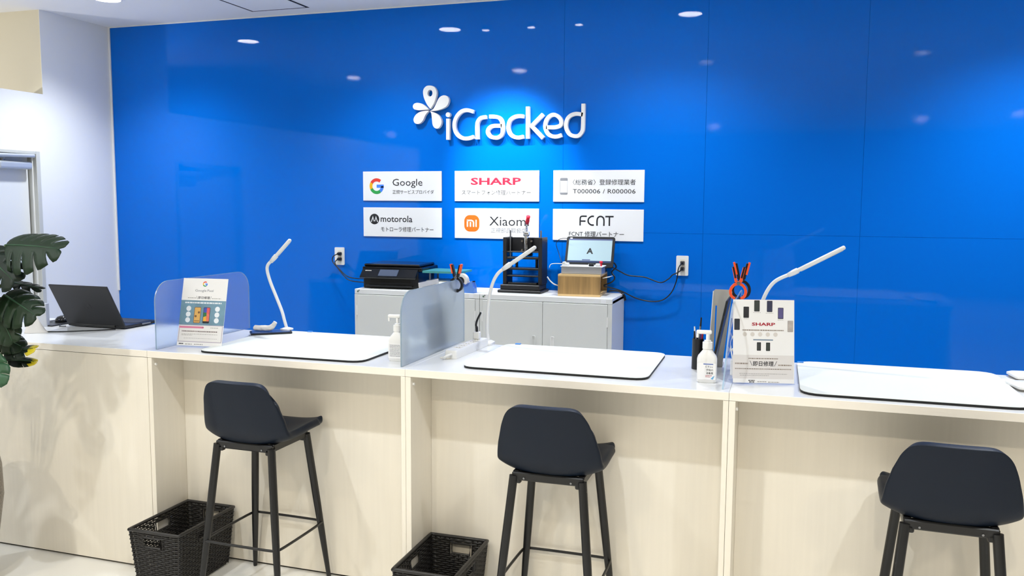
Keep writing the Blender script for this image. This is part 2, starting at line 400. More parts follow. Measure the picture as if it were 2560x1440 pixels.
B().tube([(.0226, .022, .905), (.029, .022, .905), (.0305, .022, .905)], [.006, .006, .004], 12).obj('shelf_pin', WHT, bay)
bay2 = dup(bay, (1.2, 0, 0), 0, 'open-front cream counter bay behind the middle bar stool')
bay3 = dup(bay, (2.4, 0, 0), 0, 'open-front cream counter bay behind the right bar stool')

# ---------------------------------------------------------------- bar stools
def make_stool():
    t = thing('bar_stool', 'navy bar stool nearest the potted plant, with the basket at its left', 'bar stool', group='navy bar stools along the counter')
    prof = [(.205, .650), (.180, .656), (.14, .654), (.08, .645), (.01, .638), (-.06, .637), (-.108, .645), (-.140, .668), (-.158, .703), (-.168, .748), (-.176, .793), (-.184, .842), (-.190, .884), (-.193, .903)]
    wid = [.186, .192, .196, .198, .199, .199, .199, .198, .195, .190, .183, .175, .168, .163]
    Q = smoothpath([(p[0], p[1], w_) for p, w_ in zip(prof, wid)], 4); n = 20; P = []; K = len(Q) - 1
    sm = lambda t: (lambda x: x * x * (3 - 2 * x))(max(0, min(1, t)))
    for k_, q in enumerate(Q):
        a0, a1 = Q[max(k_ - 1, 0)], Q[min(k_ + 1, K)]; ty, tz = a1.x - a0.x, a1.y - a0.y; ln = math.hypot(ty, tz); ty, tz = ty / ln, tz / ln
        ny, nz = tz, -ty; s_ = k_ / K; row = []
        wf, wt = sm(1 - s_ / .30), sm((s_ - .62) / .38)
        cup = .044 * (1 - .55 * wf) * (1 - .35 * wt)
        for j in range(n + 1):
            u = -1 + 2 * j / n; a = abs(u); e = cup * a ** 2.6; r_ = .060 * wf * a ** 5 - .078 * wt * a ** 7
            row.append(Vector((q.z * u, q.x + ny * e + ty * r_, q.y + nz * e + tz * r_)))
        P.append(row)
    o = B().grid(P).obj('seat_shell', NAVY, t, True)
    m = o.modifiers.new('thick', 'SOLIDIFY'); m.thickness = .030; m.offset = -1
    m2 = o.modifiers.new('soft', 'SUBSURF'); m2.levels = 1; m2.render_levels = 2
    o['label'] = 'navy leatherette shell of seat and backrest in one piece'
    for sx in (-1, 1):
        for sy in (-1, 1):
            T, Bt = Vector((sx * .1245, sy * .124, .640)), Vector((sx * .185, sy * .185, 0))
            at = lambda z: Bt + (T - Bt) * (z / .640)
            B().tube([at(z) for z in (.0, .006, .20, .36, .640)], [.0075, .009, .0135, .0155, .0155], 14).obj('leg', BLKM, t, 45)
    fr = B()
    for sy in (-1, 1):
        fr.box((-.130, sy * .118 - .012, .624), (.130, sy * .118 + .012, .654), .004)
        for sx in (-1, 1): fr.box((sx * .114 - .016, sy * .118 - .012, .612), (sx * .114 + .016, sy * .118 + .012, .640), .006, 2)
    for sx in (-1, 1): fr.box((sx * .118 - .012, -.118, .626), (sx * .118 + .012, .118, .656), .003)
    f = fr.obj('seat_frame', BLKM, t)
    for sx in (-1, 1): B().tube([(sx * .085, -.1335, .634), (sx * .085, -.1300, .634)], .0035, 8).obj('screw', STEEL, f)
    h = .1735; z = .253; c = .05
    pts = [(-h + c, h, z), (h - c, h, z), (h - .012, h - .012, z), (h, h - c, z), (h, -h + c, z), (h - .012, -h + .012, z), (h - c, -h, z), (-h + c, -h, z), (-h + .012, -h + .012, z), (-h, -h + c, z), (-h, h - c, z), (-h + .012, h - .012, z)]
    B().tube(smoothpath(pts, 4, True), .0055, 8, closed=True).obj('footrest', BLKM, t, True)
    return t
st1 = make_stool(); st1.location = (.569, -.01, 0); st1.rotation_euler = (0, 0, R_(-.6))
dup(st1, (1.802, -.002, 0), R_(.2), 'navy bar stool between the other two, at the middle counter bay')
dup(st1, (3.068, -.056, 0), R_(-1.7), 'navy bar stool cut by the bottom right corner, at the right counter bay')

# ---------------------------------------------------------------- woven baskets
def make_basket():
    t = thing('wicker_basket', 'black woven basket on the floor beside the left bar stool', 'basket', group='black woven baskets under the counter')
    hw, hd, ht = .122, .180, .26
    per = lambda k: None
    def ringpts(z):
        s_ = .80 + .20 * (z / ht); a, c = hw * s_, hd * (s_ * .5 + .5)
        pts = []
        for (x0, y0), (x1, y1), m in (((-a, -c), (a, -c), 12), ((a, -c), (a, c), 18), ((a, c), (-a, c), 12), ((-a, c), (-a, -c), 18)):
            nx, ny = (y1 - y0), -(x1 - x0); ln = math.hypot(nx, ny); nx, ny = nx / ln, ny / ln
            for j in range(m): pts.append((x0 + (x1 - x0) * j / m, y0 + (y1 - y0) * j / m, nx, ny))
        return pts
    b = B(); rows = 27; N = 60
    def hole(i, z):
        if not .188 < z < .228: return False
        return 4 <= i <= 7 or 34 <= i <= 37 or 19 <= i <= 22 or 49 <= i <= 52
    for r in range(rows):
        z = .012 + r * .0088; pp = ringpts(z); P = []
        for i in range(N):
            x, y, nx, ny = pp[i]; x2, y2, nx2, ny2 = pp[(i + 1) % N]
            s_ = .0028 * (1 if (i + r) % 2 else -1)
            P.append((i, Vector((x + nx * s_, y + ny * s_, z))))
        run = []
        flags = [hole(i, z) for i in range(N)]
        if not any(flags):
            b.tube([q for _, q in P] , .0042, 4, closed=True)
        else:
            st = next(i for i in range(N) if flags[i - 1] and not flags[i]); cur = []
            for k in range(N + 1):
                i = (st + k) % N
                if k < N and not flags[i]: cur.append(P[i][1])
                elif cur:
                    if len(cur) > 1: b.tube(cur, .0042, 4)
                    cur = []
    lab(b.obj('weave', BLKW, t, True), 'woven black strands')['kind'] = 'stuff'
    u = B()
    for i in range(N):
        lo, hi = ringpts(.004), ringpts(.25)
        if hole(i, .2):
            m_ = ringpts(.186); u.tube([(lo[i][0], lo[i][1], .004), (m_[i][0], m_[i][1], .186)], .0032, 4)
        else: u.tube([(lo[i][0], lo[i][1], .004), (hi[i][0], hi[i][1], .25)], .0032, 4)
    u.obj('uprights', BLKW, t)['kind'] = 'stuff'
    rp = ringpts(.253); B().tube([(p[0], p[1], .254) for p in rp], .0078, 8, closed=True).obj('rim', BLKW, t, True)
    for i0, i1 in ((3.5, 7.5), (33.5, 37.5), (18.5, 22.5), (48.5, 52.5)):
        a, c = ringpts(.188), ringpts(.229); q = []
        for rr in (a, c):
            for k in ((i0, i1) if rr is a else (i1, i0)):
                f = k - int(k); p0, p1 = rr[int(k)], rr[(int(k) + 1) % N]
                q.append((p0[0] + (p1[0] - p0[0]) * f, p0[1] + (p1[1] - p0[1]) * f, .188 if rr is a else .229))
        B().tube(q, .0045, 6, closed=True).obj('handle_hole', BLKW, t)
    B().loft([(.2 * .97, .32, .002, .02), (.2 * .97, .32, .008, .02)], 4).obj('base', BLKW, t)
    return t
bk = make_basket(); bk.location = (.160, -.004, 0)
dup(bk, (1.352, -.005, 0), R_(.5), 'black woven basket on the floor beside the middle bar stool')

# ---------------------------------------------------------------- desk mats
def mat_pad(label, pts, group='pale desk mats on the counter'):
    t = thing('desk_mat', label, 'desk mat', (0, 0, H), 0, group)
    def inset(p, k):
        c = Vector((sum(q[0] for q in p) / len(p), sum(q[1] for q in p) / len(p)))
        return [(c.x + (q[0] - c.x) * k, c.y + (q[1] - c.y) * k) for q in p]
    fn = lambda u, v, d: Vector((u, v, d))
    B().prism(pts, (.0003, .0080), fn).obj('backing', MATB, t)
    B().prism(inset(pts, .9985), (.0080, .0094), fn).obj('surface', MATW, t)
    return t
def quad_round(a, b_, c, d, r):
    out = []; Q = [Vector(q) for q in (a, b_, c, d)]
    for i in range(4):
        p, q, n = Q[i - 1], Q[i], Q[(i + 1) % 4]
        s, e = q + (p - q).normalized() * r, q + (n - q).normalized() * r
        for j in range(6):
            k = j / 5; out.append(tuple((1 - k) ** 2 * s + 2 * k * (1 - k) * q + k * k * e))
    return out
mat_pad('pale desk mat on the counter behind the left bar stool', quad_round((.225, .03), (.99, .045), (.985, .645), (.20, .642), .06))
mat_pad('pale desk mat on the counter behind the middle bar stool', quad_round((1.39, .085), (2.108, .088), (2.100, .647), (1.395, .646), .06))
mat_pad('pale desk mat on the counter at the right edge of the photo', quad_round((2.628, .035), (3.325, .040), (3.322, .648), (2.618, .644), .075))
TAB = mat('blue_tape', (70, 140, 220), .4)
for x, y, l in ((1.448, .640, 'small blue tape tab at the rear of the middle desk mat'), (2.632, .606, 'small blue tape tab on the corner of the desk mat beside the white poster'), (.40, .640, 'small blue tape tab at the rear of the desk mat behind the left stool')):
    tag(B().box((x - .012, y - .009, H + .0096), (x + .012, y + .007, H + .0135), .001).obj('tape_tab', TAB), l, 'tape')

# ---------------------------------------------------------------- acrylic partitions
def partition(label, m, loc, tilt=0):
    t = thing('counter_partition', label, 'partition', loc, 0, 'acrylic partitions on the counter')
    y0, y1, hh, r = 0, .664, .289, .085; pts = [(y0, .0005), (y1, .0005)]
    pts += [(y1 - r + r * math.cos(a), hh - r + r * math.sin(a)) for a in [math.pi / 2 * k / 8 for k in range(9)]]
    pts += [(y0 + r - r * math.sin(a), hh - r + r * math.cos(a)) for a in [math.pi / 2 * k / 8 for k in range(9)]]
    rot = Matrix.Rotation(tilt, 4, 'Y')
    fn = lambda u, v, d: rot @ Vector((d, u, v))
    B().prism(pts, (-.0024, .0024), fn).obj('sheet', m, t)
    edge = pts[1:] + [pts[0]]
    B().ribbon([(p[0], p[1]) for p in edge], .0016, (-.0026, .0026), fn).obj('polished_edge', EDGE, t)
    return t
partition('frosted acrylic partition behind the poster with two phones', FROST, (.0218, .031, H))
partition('milky blue acrylic partition with black spring clamp, beside the power strip', FROST2, (1.1701, .029, H))
partition('clear acrylic partition seen edge-on beside the poster with eight phones', CLEAR, (2.376, .036, H), R_(4.2))

# ---------------------------------------------------------------- poster stands
def poster_stand(name, label, loc, rz, lean, w_, h_, group=None):
    t = thing(name, label, 'sign', loc, rz, group)
    rot = Matrix.Rotation(-lean, 4, 'X')
    fn = lambda u, v, d: rot @ Vector((u, -d, v)) + Vector((0, 0, .0025))
    b = B().prism(rrect(-.003, .0, w_ + .003, h_ + .004, .003, 3), (.0016, .0030), fn).prism(rrect(-.003, .0, w_ + .003, h_ + .004, .003, 3), (-.0030, -.0016), fn)
    b.box((-.003, -.002, .0004), (w_ + .003, .075, .0030))
    b.obj('acrylic_holder', CLEAR, t)
    B().prism(rect(0, .003, w_, h_), (-.0008, .0008), fn).obj('poster', PAPER, t)
    pf = lambda u, v, d: fn(u * w_, (1 - v) * h_, .0008 + d)     # u right, v down, 0..1
    return t, pf, fn
t1, pf, _ = poster_stand('poster_stand', 'leaning poster with two colourful phones on a grey-blue band, in an acrylic stand', (.046, .129, H), R_(6.3), R_(14), .215, .300)
P_ = lambda polys, n, m, l=.0002: flat(polys, n, m, t1, pf, l)
def G_logo(parent, cx, cy, r, wd, fn_, d):
    arcs = [(GR, 50, 150), (GY, 150, 205), (GG, 205, 308), (GB, 308, 360)]
    for m, a0, a1 in arcs:
        pts = [(cx + (r - wd / 2) * math.cos(R_(a)), cy + (r - wd / 2) * math.sin(R_(a))) for a in [a0 + (a1 - a0) * k / 10 for k in range(11)]]
        b = B().ribbon(pts, wd, d, fn_)
        if m is GB: b.prism(rect(cx, cy - wd / 2, cx + r, cy + wd / 2), d, fn_)
        b.obj('logo_arc', m, parent)
fm = lambda u, v, d: pf(u / .215, 1 - v / .300, d)               # metres, v up
G_logo(t1, .107, .2755, .0115, .0045, fm, (.0001, .0004))
text('Google', 'lettering', INKG, t1, (.062, .2415, .116, .2515), fm, 0, .0003)
text('Pixel', 'lettering', INKG, t1, (.121, .2415, .150, .2515), fm, 0, .0003)
text('即日修理', 'lettering', INK, t1, (.080, .209, .136, .221), fm, .01, .0003)
flat([[(.071, .222), (.073, .222), (.078, .208), (.076, .208)], [(.144, .222), (.142, .222), (.138, .208), (.140, .208)]] + dashes(.03, .07, .213, .003) + dashes(.146, .19, .212, .003), 'small_print', PALEINK, t1, fm, .0003)
flat([rect(0, .0945, .215, .2025)], 'blue_band', mat('print_greyblue', (122, 160, 178), .55, noise=.25, nscale=(18, 18, 18)), t1, fm, .0002)
flat(dashes(.02, .195, .192, .006, .006, .016), 'band_print', mat('print_white', (238, 242, 244), .55), t1, fm, .0004)
for uu in (.040, .178):
    for vv in (.166, .141, .116): flat([circle(uu, vv, .0115, 20)], 'white_disc', MATS['print_white'], t1, fm, .0004)
PHY = mat('print_gold', (226, 176, 96), .5); PHD = mat('print_darkphone', (40, 42, 50), .5)
flat([rrect(.068, .103, .100, .173, .004)], 'phone_picture', mat('print_brown', (120, 84, 50), .5), t1, fm, .0003)
flat([rrect(.070, .105, .098, .171, .003)], 'phone_screen', PHY, t1, fm, .0005)
flat([circle(.091, .150, .005, 16), circle(.077, .133, .005, 16), rect(.072, .111, .096, .114)], 'phone_mark', MATS['print_brown'], t1, fm, .0007)
flat([rrect(.112, .103, .144, .173, .004)], 'phone_picture', PHD, t1, fm, .0003)
for q, m in (([(.114, .150), (.128, .150), (.128, .171), (.114, .171)], mat('print_indigo', (66, 84, 178), .5)), ([(.128, .150), (.142, .140), (.142, .171), (.128, .171)], mat('print_rose', (224, 92, 92), .5)), ([(.114, .130), (.128, .135), (.128, .150), (.114, .150)], mat('print_forest', (52, 120, 70), .5)), ([(.114, .112), (.130, .112), (.128, .135), (.114, .130)], mat('print_amber', (240, 176, 60), .5)), ([(.130, .112), (.142, .112), (.142, .140), (.128, .150)], mat('print_coral', (234, 120, 96), .5))):
    flat([q], 'phone_screen', m, t1, fm, .0005)
flat([rect(.003, .0195, .212, .0945)], 'notice_border', mat('print_mauve', (190, 178, 192), .55), t1, fm, .0003)
flat([rect(.006, .0225, .209, .092)], 'notice_panel', mat('print_offwhite', (242, 238, 232), .55), t1, fm, .0004)
flat([rect(.004, .080, .118, .0885) + []] + [circle(.118, .08425, .0043, 14)], 'pink_strip', mat('print_pink', (226, 130, 160), .55), t1, fm, .0006)
flat(dashes(.018, .19, .0665, .005, .003, .008), 'small_print', mat('print_taupe', (128, 112, 108), .55), t1, fm, .0007)
flat(dashes(.018, .19, .0545, .002) + dashes(.018, .07, .0495, .002) + dashes(.03, .19, .036, .0015) + dashes(.154, .19, .0835, .003), 'small_print', PALEINK, t1, fm, .0007)
flat(dashes(.010, .032, .0115, .005, .003, .005, .001), 'footer_mark', INK, t1, fm, .0004)
flat(dashes(.04, .075, .010, .004) + dashes(.083, .125, .010, .004), 'footer_mark', PALEINK, t1, fm, .0004)

t3, pf3, _ = poster_stand('poster_stand', 'upright white poster with eight phones and red lettering, in an acrylic stand', (2.403, .142, H), R_(13.5), R_(9), .212, .297)
f3 = lambda x, y, d: pf3((x - 75 - (y - 60) * .012) / 975, (y - 60) / 1320, d)       # numbers read off the poster, top left at 75, 60
def P3(polys, n, m, l=.0003): return flat(polys, n, m, t3, f3, l)
for (cx, cy), m in zip(((457, 158), (660, 163), (287, 260), (837, 270), (143, 452), (992, 472), (497, 795), (643, 797)), ((60, 66, 62), (52, 54, 84), (36, 34, 38), (96, 88, 140), (44, 48, 58), (206, 196, 186), (58, 60, 58), (62, 70, 62))):
    sm = cy > 700; a, c = (33, 66) if sm else (44, 88)
    P3([rrect(cx - a, cy - c, cx + a, cy + c, 9, 4)], 'phone_picture', mat('print_frame', (30, 30, 34), .5) if m[0] < 190 else mat('print_silver', (168, 158, 150), .5))
    P3([rrect(cx - a + 6, cy - c + 8, cx + a - 6, cy + c - 10, 5, 4)], 'phone_screen', mat('print_%d_%d' % (cx, cy), m, .45, noise=.3, nscale=(40, 40, 40)), .0005)
text('SHARP', 'lettering', DRED, t3, (378, 470, 752, 420), f3, .03, .0005)
P3([rect(75 + 5, 930, 1055, 1300)], 'tinted_band', mat('print_blush', (232, 226, 220), .55), .0002)
text('即日修理', 'lettering', INK, t3, (405, 1102, 735, 1024), f3, .015, .0005)
P3([[(355, 1020), (362, 1020), (396, 1095), (388, 1095)], [(788, 1022), (780, 1022), (744, 1102), (752, 1102)]], 'slash', INK, .0005)
P3([rect(405, 682, 720, 700)], 'blue_bar', mat('print_steelblue', (120, 140, 158), .55))
P3([[(270 + 122 * k / 1 + 34 * math.cos(a), 605 + 34 * math.sin(a)) for a in [2 * math.pi * j / 20 for j in range(20)]] for k in range(5)], 'round_icon', mat('print_cream', (224, 216, 206), .55))
def d3(u0, u1, y, h): return [[(a, b) for a, b in q] for q in dashes(u0, u1, y, h, 10, 34, 7)]
P3(d3(230, 895, 540, 16) + d3(120, 325, 1065, 20) + d3(810, 1020, 1083, 18) + d3(335, 805, 984, 14) + d3(120, 1020, 1146, 12), 'small_print', mat('print_brownish', (140, 124, 108), .55), .0005)
P3(d3(190, 950, 1222, 8) + d3(200, 660, 1248, 8) + d3(400, 520, 263, 6) + d3(600, 720, 268, 6) + d3(250, 330, 362, 6) + d3(790, 880, 375, 6), 'small_print', PALEINK, .0005)
P3(d3(338, 440, 1328, 16) + d3(350, 435, 1352, 16), 'footer_mark', INK, .0005)
P3(d3(480, 625, 1345, 14) + d3(650, 825, 1350, 14), 'footer_mark', PALEINK, .0005)

t2, pf2, _ = poster_stand('poster_stand', 'poster stand seen blurred through the milky partition, side by side with it', (1.138, .345, H), R_(90), R_(7), .210, .296)
f2 = lambda u, v, d: pf2(u / .210, 1 - v / .290, d)
flat([rect(0, .095, .21, .190)], 'blue_band', MATS['print_greyblue'], t2, f2, .0003)
flat([q for k in range(5) for q in dashes(.03, .18, .268 - .013 * k, .004)], 'small_print', MATS['print_taupe'], t2, f2, .0003)
flat([rrect(.06, .105, .095, .175, .004)], 'phone_picture', MATS['print_gold'], t2, f2, .0005); flat([rrect(.115, .105, .15, .175, .004)], 'phone_picture', PHD, t2, f2, .0005)
flat(dashes(.02, .19, .07, .004) + dashes(.02, .16, .055, .003), 'small_print', PALEINK, t2, f2, .0003)

# ---------------------------------------------------------------- partner signs on the wall
SX, SW, SG, SH, SZ, SV = .0096, .5327, .0858, .1812, 1.7851, .042
def wall_sign(i, j, label):
    x, zt = SX + i * (SW + SG), SZ - j * (SH + SV)
    t = thing('wall_sign', label, 'sign', (x, W, zt - SH), 0, 'white partner signs on the blue wall')
    B().box((0, -.007, 0), (SW, -.0015, SH), .0006).obj('board', SIGNW, t)
    B().box((.03, -.0015, .03), (SW - .03, 0, SH - .03)).obj('mounting_tape', DARK, t)
    return t, (lambda u, v, d: Vector((u, -.0071 - d, SH - v)))       # u right, v down from the top
def T(t, fn, s, u0, u1, vb, h, m=INK, bold=0): return text(s, 'lettering', m, t, (u0, vb, u1, vb - h), fn, bold)
t, fn = wall_sign(0, 0, 'white wall sign with the four-colour round letter, top left of the six')
fz = lambda u, v, d: fn(u, -v, d)
G_logo(t, .0945, -.091, .049, .0195, fz, (.0002, .0006))
T(t, fn, 'Google', .204, .406, .088, .042)
T(t, fn, '正規サービスプロバイダ', .204, .482, .139, .025, INK)
t, fn = wall_sign(1, 0, 'white wall sign with red capital lettering, top middle of the six')
T(t, fn, 'SHARP', .104, .422, .084, .0435, RED, .03)
T(t, fn, 'スマートフォン修理パートナー', .046, .482, .143, .029)
t, fn = wall_sign(2, 0, 'white wall sign with a phone outline and registration numbers, top right of the six')
fz = lambda u, v, d: fn(u, -v, d)
B().ribbon(rrect(.042, -.139, .086, -.045, .006), .0025, (.0002, .0006), fz, True).prism(rrect(.041, -.060, .087, -.044, .005), (.0002, .0007), fz).prism(rrect(.041, -.140, .087, -.128, .005), (.0002, .0007), fz).obj('phone_outline', INKG, t)
T(t, fn, '〈総務省〉登録修理業者', .117, .483, .085, .033)
T(t, fn, 'T000006 / R000006', .117, .483, .133, .025)
t, fn = wall_sign(0, 1, 'white wall sign with a black round emblem, bottom left of the six')
fz = lambda u, v, d: fn(u, -v, d)
B().prism(circle(.077, -.0725, .033, 32), (.0002, .0005), fz).obj('emblem_disc', INK, t)
b = B()
for s in (-1, 1):
    q = [(.077, -.083), (.077 + s * .003, -.079), (.077 + s * .0105, -.0525), (.077 + s * .0245, -.0905), (.077 + s * .019, -.0905), (.077 + s * .0105, -.068), (.077 + s * .004, -.089)]
    b.prism(q if s > 0 else q[::-1], (.0006, .0008), fz)
b.obj('emblem_peaks', SIGNW, t)
T(t, fn, 'motorola', .120, .337, .090, .040, INK, .008)
T(t, fn, 'モトローラ修理パートナー', .122, .478, .150, .031)
t, fn = wall_sign(1, 1, 'white wall sign with an orange rounded square, behind the red lever of the press')
fz = lambda u, v, d: fn(u, -v, d)
B().prism(rrect(.062, -.141, .160, -.041, .036, 8), (.0002, .0005), fz).obj('orange_square', ORG, t)
B().ribbon([(.083, -.112), (.083, -.074)], .0085, (.0006, .0008), fz).ribbon([(.079, -.0735), (.108, -.0735), (.118, -.077), (.122, -.085), (.122, -.112)], .0085, (.0006, .0008), fz).ribbon([(.1025, -.112), (.1025, -.083)], .0085, (.0006, .0008), fz).ribbon([(.139, -.112), (.139, -.0695)], .0085, (.0006, .0008), fz).obj('emblem_strokes', SIGNW, t)
T(t, fn, 'Xiaomi', .223, .472, .103, .054)
T(t, fn, '正規部品取扱店', .233, .456, .145, .029, INKG)
t, fn = wall_sign(2, 1, 'white wall sign with black spaced capitals, partly behind the tilted screen')
fz = lambda u, v, d: fn(u, -v, d); s6 = .0085
B().ribbon(smoothpath([(.164, -.095), (.164, -.056), (.167, -.045), (.176, -.041), (.203, -.041)], 3), s6, (.0002, .0006), fz).ribbon([(.168, -.069), (.196, -.069)], s6, (.0003, .0007), fz).ribbon(smoothpath([(.245, -.041), (.229, -.042), (.213, -.056), (.213, -.077), (.228, -.090), (.245, -.091)], 5), s6, (.0002, .0006), fz).ribbon(smoothpath([(.264, -.095), (.264, -.062), (.270, -.047), (.284, -.041), (.298, -.047), (.304, -.062), (.304, -.095)], 4), s6, (.0002, .0006), fz).ribbon([(.312, -.0415), (.360, -.0415)], s6, (.0002, .0006), fz).ribbon([(.336, -.041), (.336, -.095)], s6, (.0003, .0007), fz).obj('lettering', INK, t)
T(t, fn, 'FCNT 修理パートナー', .098, .422, .158, .031)

# ---------------------------------------------------------------- raised logo
lg = thing('wall_logo', 'raised white flower mark and cut-out letters high on the blue wall', 'logo', (0, 0, 0))
fn = lambda u, v, d: Vector((u, W - .006 - d, v)); D = (0, .026)
S = .0213
def letter(name, *strokes):
    b = B()
    for k, st in enumerate(strokes):
        b.ribbon(smoothpath(st, 6) if len(st) > 3 else st, S, (D[0] + .0002 * k, D[1] + .0003 * k), fn)
    return b
letter('i', [(.594, 2.096), (.594, 1.971)]).prism(circle(.5945, 2.119, .0143, 24), D, fn).obj('letter', LOGOW, lg)
letter('C', [(.758, 2.132), (.733, 2.14), (.707, 2.143), (.679, 2.135), (.653, 2.111), (.637, 2.078), (.635, 2.044), (.645, 2.013), (.665, 1.99), (.692, 1.978), (.712, 1.976), (.736, 1.979), (.758, 1.986)]).obj('letter', LOGOW, lg)
letter('r', [(.781, 1.971), (.78, 2.051), (.787, 2.078), (.801, 2.093), (.818, 2.098), (.838, 2.1)]).obj('letter', LOGOW, lg)
letter('a', [(.856, 2.102), (.894, 2.1), (.918, 2.093), (.933, 2.075), (.939, 2.047), (.94, 2.014), (.933, 1.992), (.912, 1.979), (.891, 1.978), (.865, 1.985), (.85, 2.002), (.848, 2.02), (.859, 2.037), (.884, 2.047), (.936, 2.046)]).obj('letter', LOGOW, lg)
letter('c', [(1.07, 2.097), (1.04, 2.1), (1.01, 2.094), (.986, 2.076), (.976, 2.047), (.976, 2.023), (.988, 1.997), (1.011, 1.981), (1.038, 1.976), (1.069, 1.981)]).obj('letter', LOGOW, lg)
letter('k', [(1.0945, 2.153), (1.0945, 1.969)], [(1.187, 2.107), (1.118, 2.041), (1.188, 1.97)]).obj('letter', LOGOW, lg)
letter('e', [(1.299, 1.986), (1.272, 1.978), (1.243, 1.98), (1.218, 1.994), (1.203, 2.021), (1.2, 2.046), (1.208, 2.074), (1.227, 2.095), (1.249, 2.103), (1.271, 2.096), (1.29, 2.078), (1.296, 2.058), (1.292, 2.043), (1.278, 2.035), (1.252, 2.031), (1.205, 2.032)]).obj('letter', LOGOW, lg)
letter('d', [(1.425, 2.160), (1.424, 2.037), (1.419, 2.003), (1.399, 1.981), (1.373, 1.979), (1.346, 1.99), (1.329, 2.016), (1.324, 2.044), (1.332, 2.076), (1.352, 2.096), (1.378, 2.104), (1.4, 2.103), (1.423, 2.098)]).obj('letter', LOGOW, lg)
petals = [[(.48, 2.156), (.458, 2.184), (.439, 2.223), (.433, 2.257), (.439, 2.278), (.455, 2.292), (.477, 2.295), (.501, 2.289), (.516, 2.273), (.522, 2.251), (.516, 2.22), (.503, 2.187)],
          [(.479, 2.145), (.5, 2.156), (.516, 2.182), (.532, 2.213), (.548, 2.228), (.569, 2.234), (.59, 2.228), (.601, 2.211), (.599, 2.191), (.586, 2.17), (.563, 2.157), (.532, 2.148), (.5, 2.144)],
          [(.469, 2.153), (.447, 2.174), (.42, 2.19), (.393, 2.195), (.373, 2.189), (.365, 2.174), (.372, 2.159), (.388, 2.153), (.409, 2.151), (.441, 2.152)],
          [(.473, 2.146), (.447, 2.146), (.415, 2.141), (.388, 2.127), (.372, 2.106), (.37, 2.089), (.379, 2.074), (.398, 2.069), (.417, 2.076), (.433, 2.092), (.444, 2.116), (.457, 2.133)],
          [(.479, 2.143), (.511, 2.132), (.532, 2.119), (.548, 2.099), (.554, 2.08), (.547, 2.056), (.529, 2.039), (.51, 2.042), (.497, 2.057), (.492, 2.081), (.49, 2.11), (.486, 2.13)]]
for k, p in enumerate(petals):
    q = [tuple(v)[:2] for v in smoothpath([(a, c, 0) for a, c in p], 4)]
    B().prism(q, D, fn, circle(.4785, 2.2495, .0165, 20, .020) if k == 0 else None).obj('petal', LOGOW, lg)
b = B()
for x, z in ((.594, 2.03), (.65, 2.02), (.781, 2.0), (.9, 1.978), (.98, 2.04), (1.0945, 2.05), (1.205, 2.04), (1.424, 2.02), (.478, 2.2), (.56, 2.2), (.4, 2.17), (.4, 2.1), (.52, 2.08)): b.cyl((x, W - .0062, z), .003, .006, 8, axis='Y')
b.obj('mounting_studs', STEEL, lg)

# ---------------------------------------------------------------- office cabinets
def cabinet(label, x0, x1, split):
    t = thing('office_cabinet', label, 'cabinet', (x0, 1.585, 0), 0, 'grey steel cabinets along the blue wall')
    w_, d_, h_ = x1 - x0, .340, 1.084
    B().box((0, .012, .0), (.012, d_, h_ - .014)).box((w_ - .012, .012, .0), (w_, d_, h_ - .014)).box((.012, d_ - .01, .04), (w_ - .012, d_, h_ - .014)).box((.012, .014, .0), (w_ - .012, d_ - .01, .05)).box((0, .0, 0), (.017, .012, h_ - .031)).box((w_ - .024, .0, 0), (w_, .012, h_ - .031)).obj('carcass', CABM, t)
    B().box((0, 0, h_ - .030), (w_, d_, h_), .002).obj('cabinet_top', mat('cabinet_top_white', (236, 238, 238), .4), t)
    B().box((.014, .009, .05), (w_ - .02, .0135, h_ - .030)).obj('door_gap', DARK, t)
    for a, c, hs in ((.0185, split - .001, 1), (split + .001, w_ - .0255, -1)):
        d = B().box((a, -.004, .055), (c, .009, h_ - .0325), .0015).obj('door', CABM, t)
        hx = split - .05 if hs > 0 else split + .057
        B().ribbon(rrect(hx - .009, .735, hx + .009, .862, .006), .005, (-.008, -.004), lambda u, v, dd: Vector((u, dd, v)), True).prism(rrect(hx - .007, .737, hx + .007, .860, .004), (-.0052, -.0042), lambda u, v, dd: Vector((u, dd, v))).obj('handle', WHT if hs < 0 else CABM, d)
        hg = .016 if hs > 0 else w_ - .024
        for z in (.955, .2): B().cyl((hg, -.003, z - .025), .0035, .055, 8).obj('hinge', WHT, d)
    B().cyl((.022, -.0015, h_ - .014), .0055, .002, 12, axis='Y').obj('lock', mat('lock_green', (96, 120, 104), .5), t)
    B().cyl((.030, -.0012, h_ - .0075), .003, .0015, 10, axis='Y').obj('lock_dot', DARK, t)
    B().box((w_ - .062, -.001, h_ - .025), (w_ - .035, .0005, h_ - .006)).obj('name_label', SIGNW, t)
    return t
cabinet('grey steel cabinet with black printer on top, against the blue wall', .129, .916, .40)
cabinet('grey steel cabinet with press machine and wooden box on top', .919, 1.677, .370)
ZK = 1.084

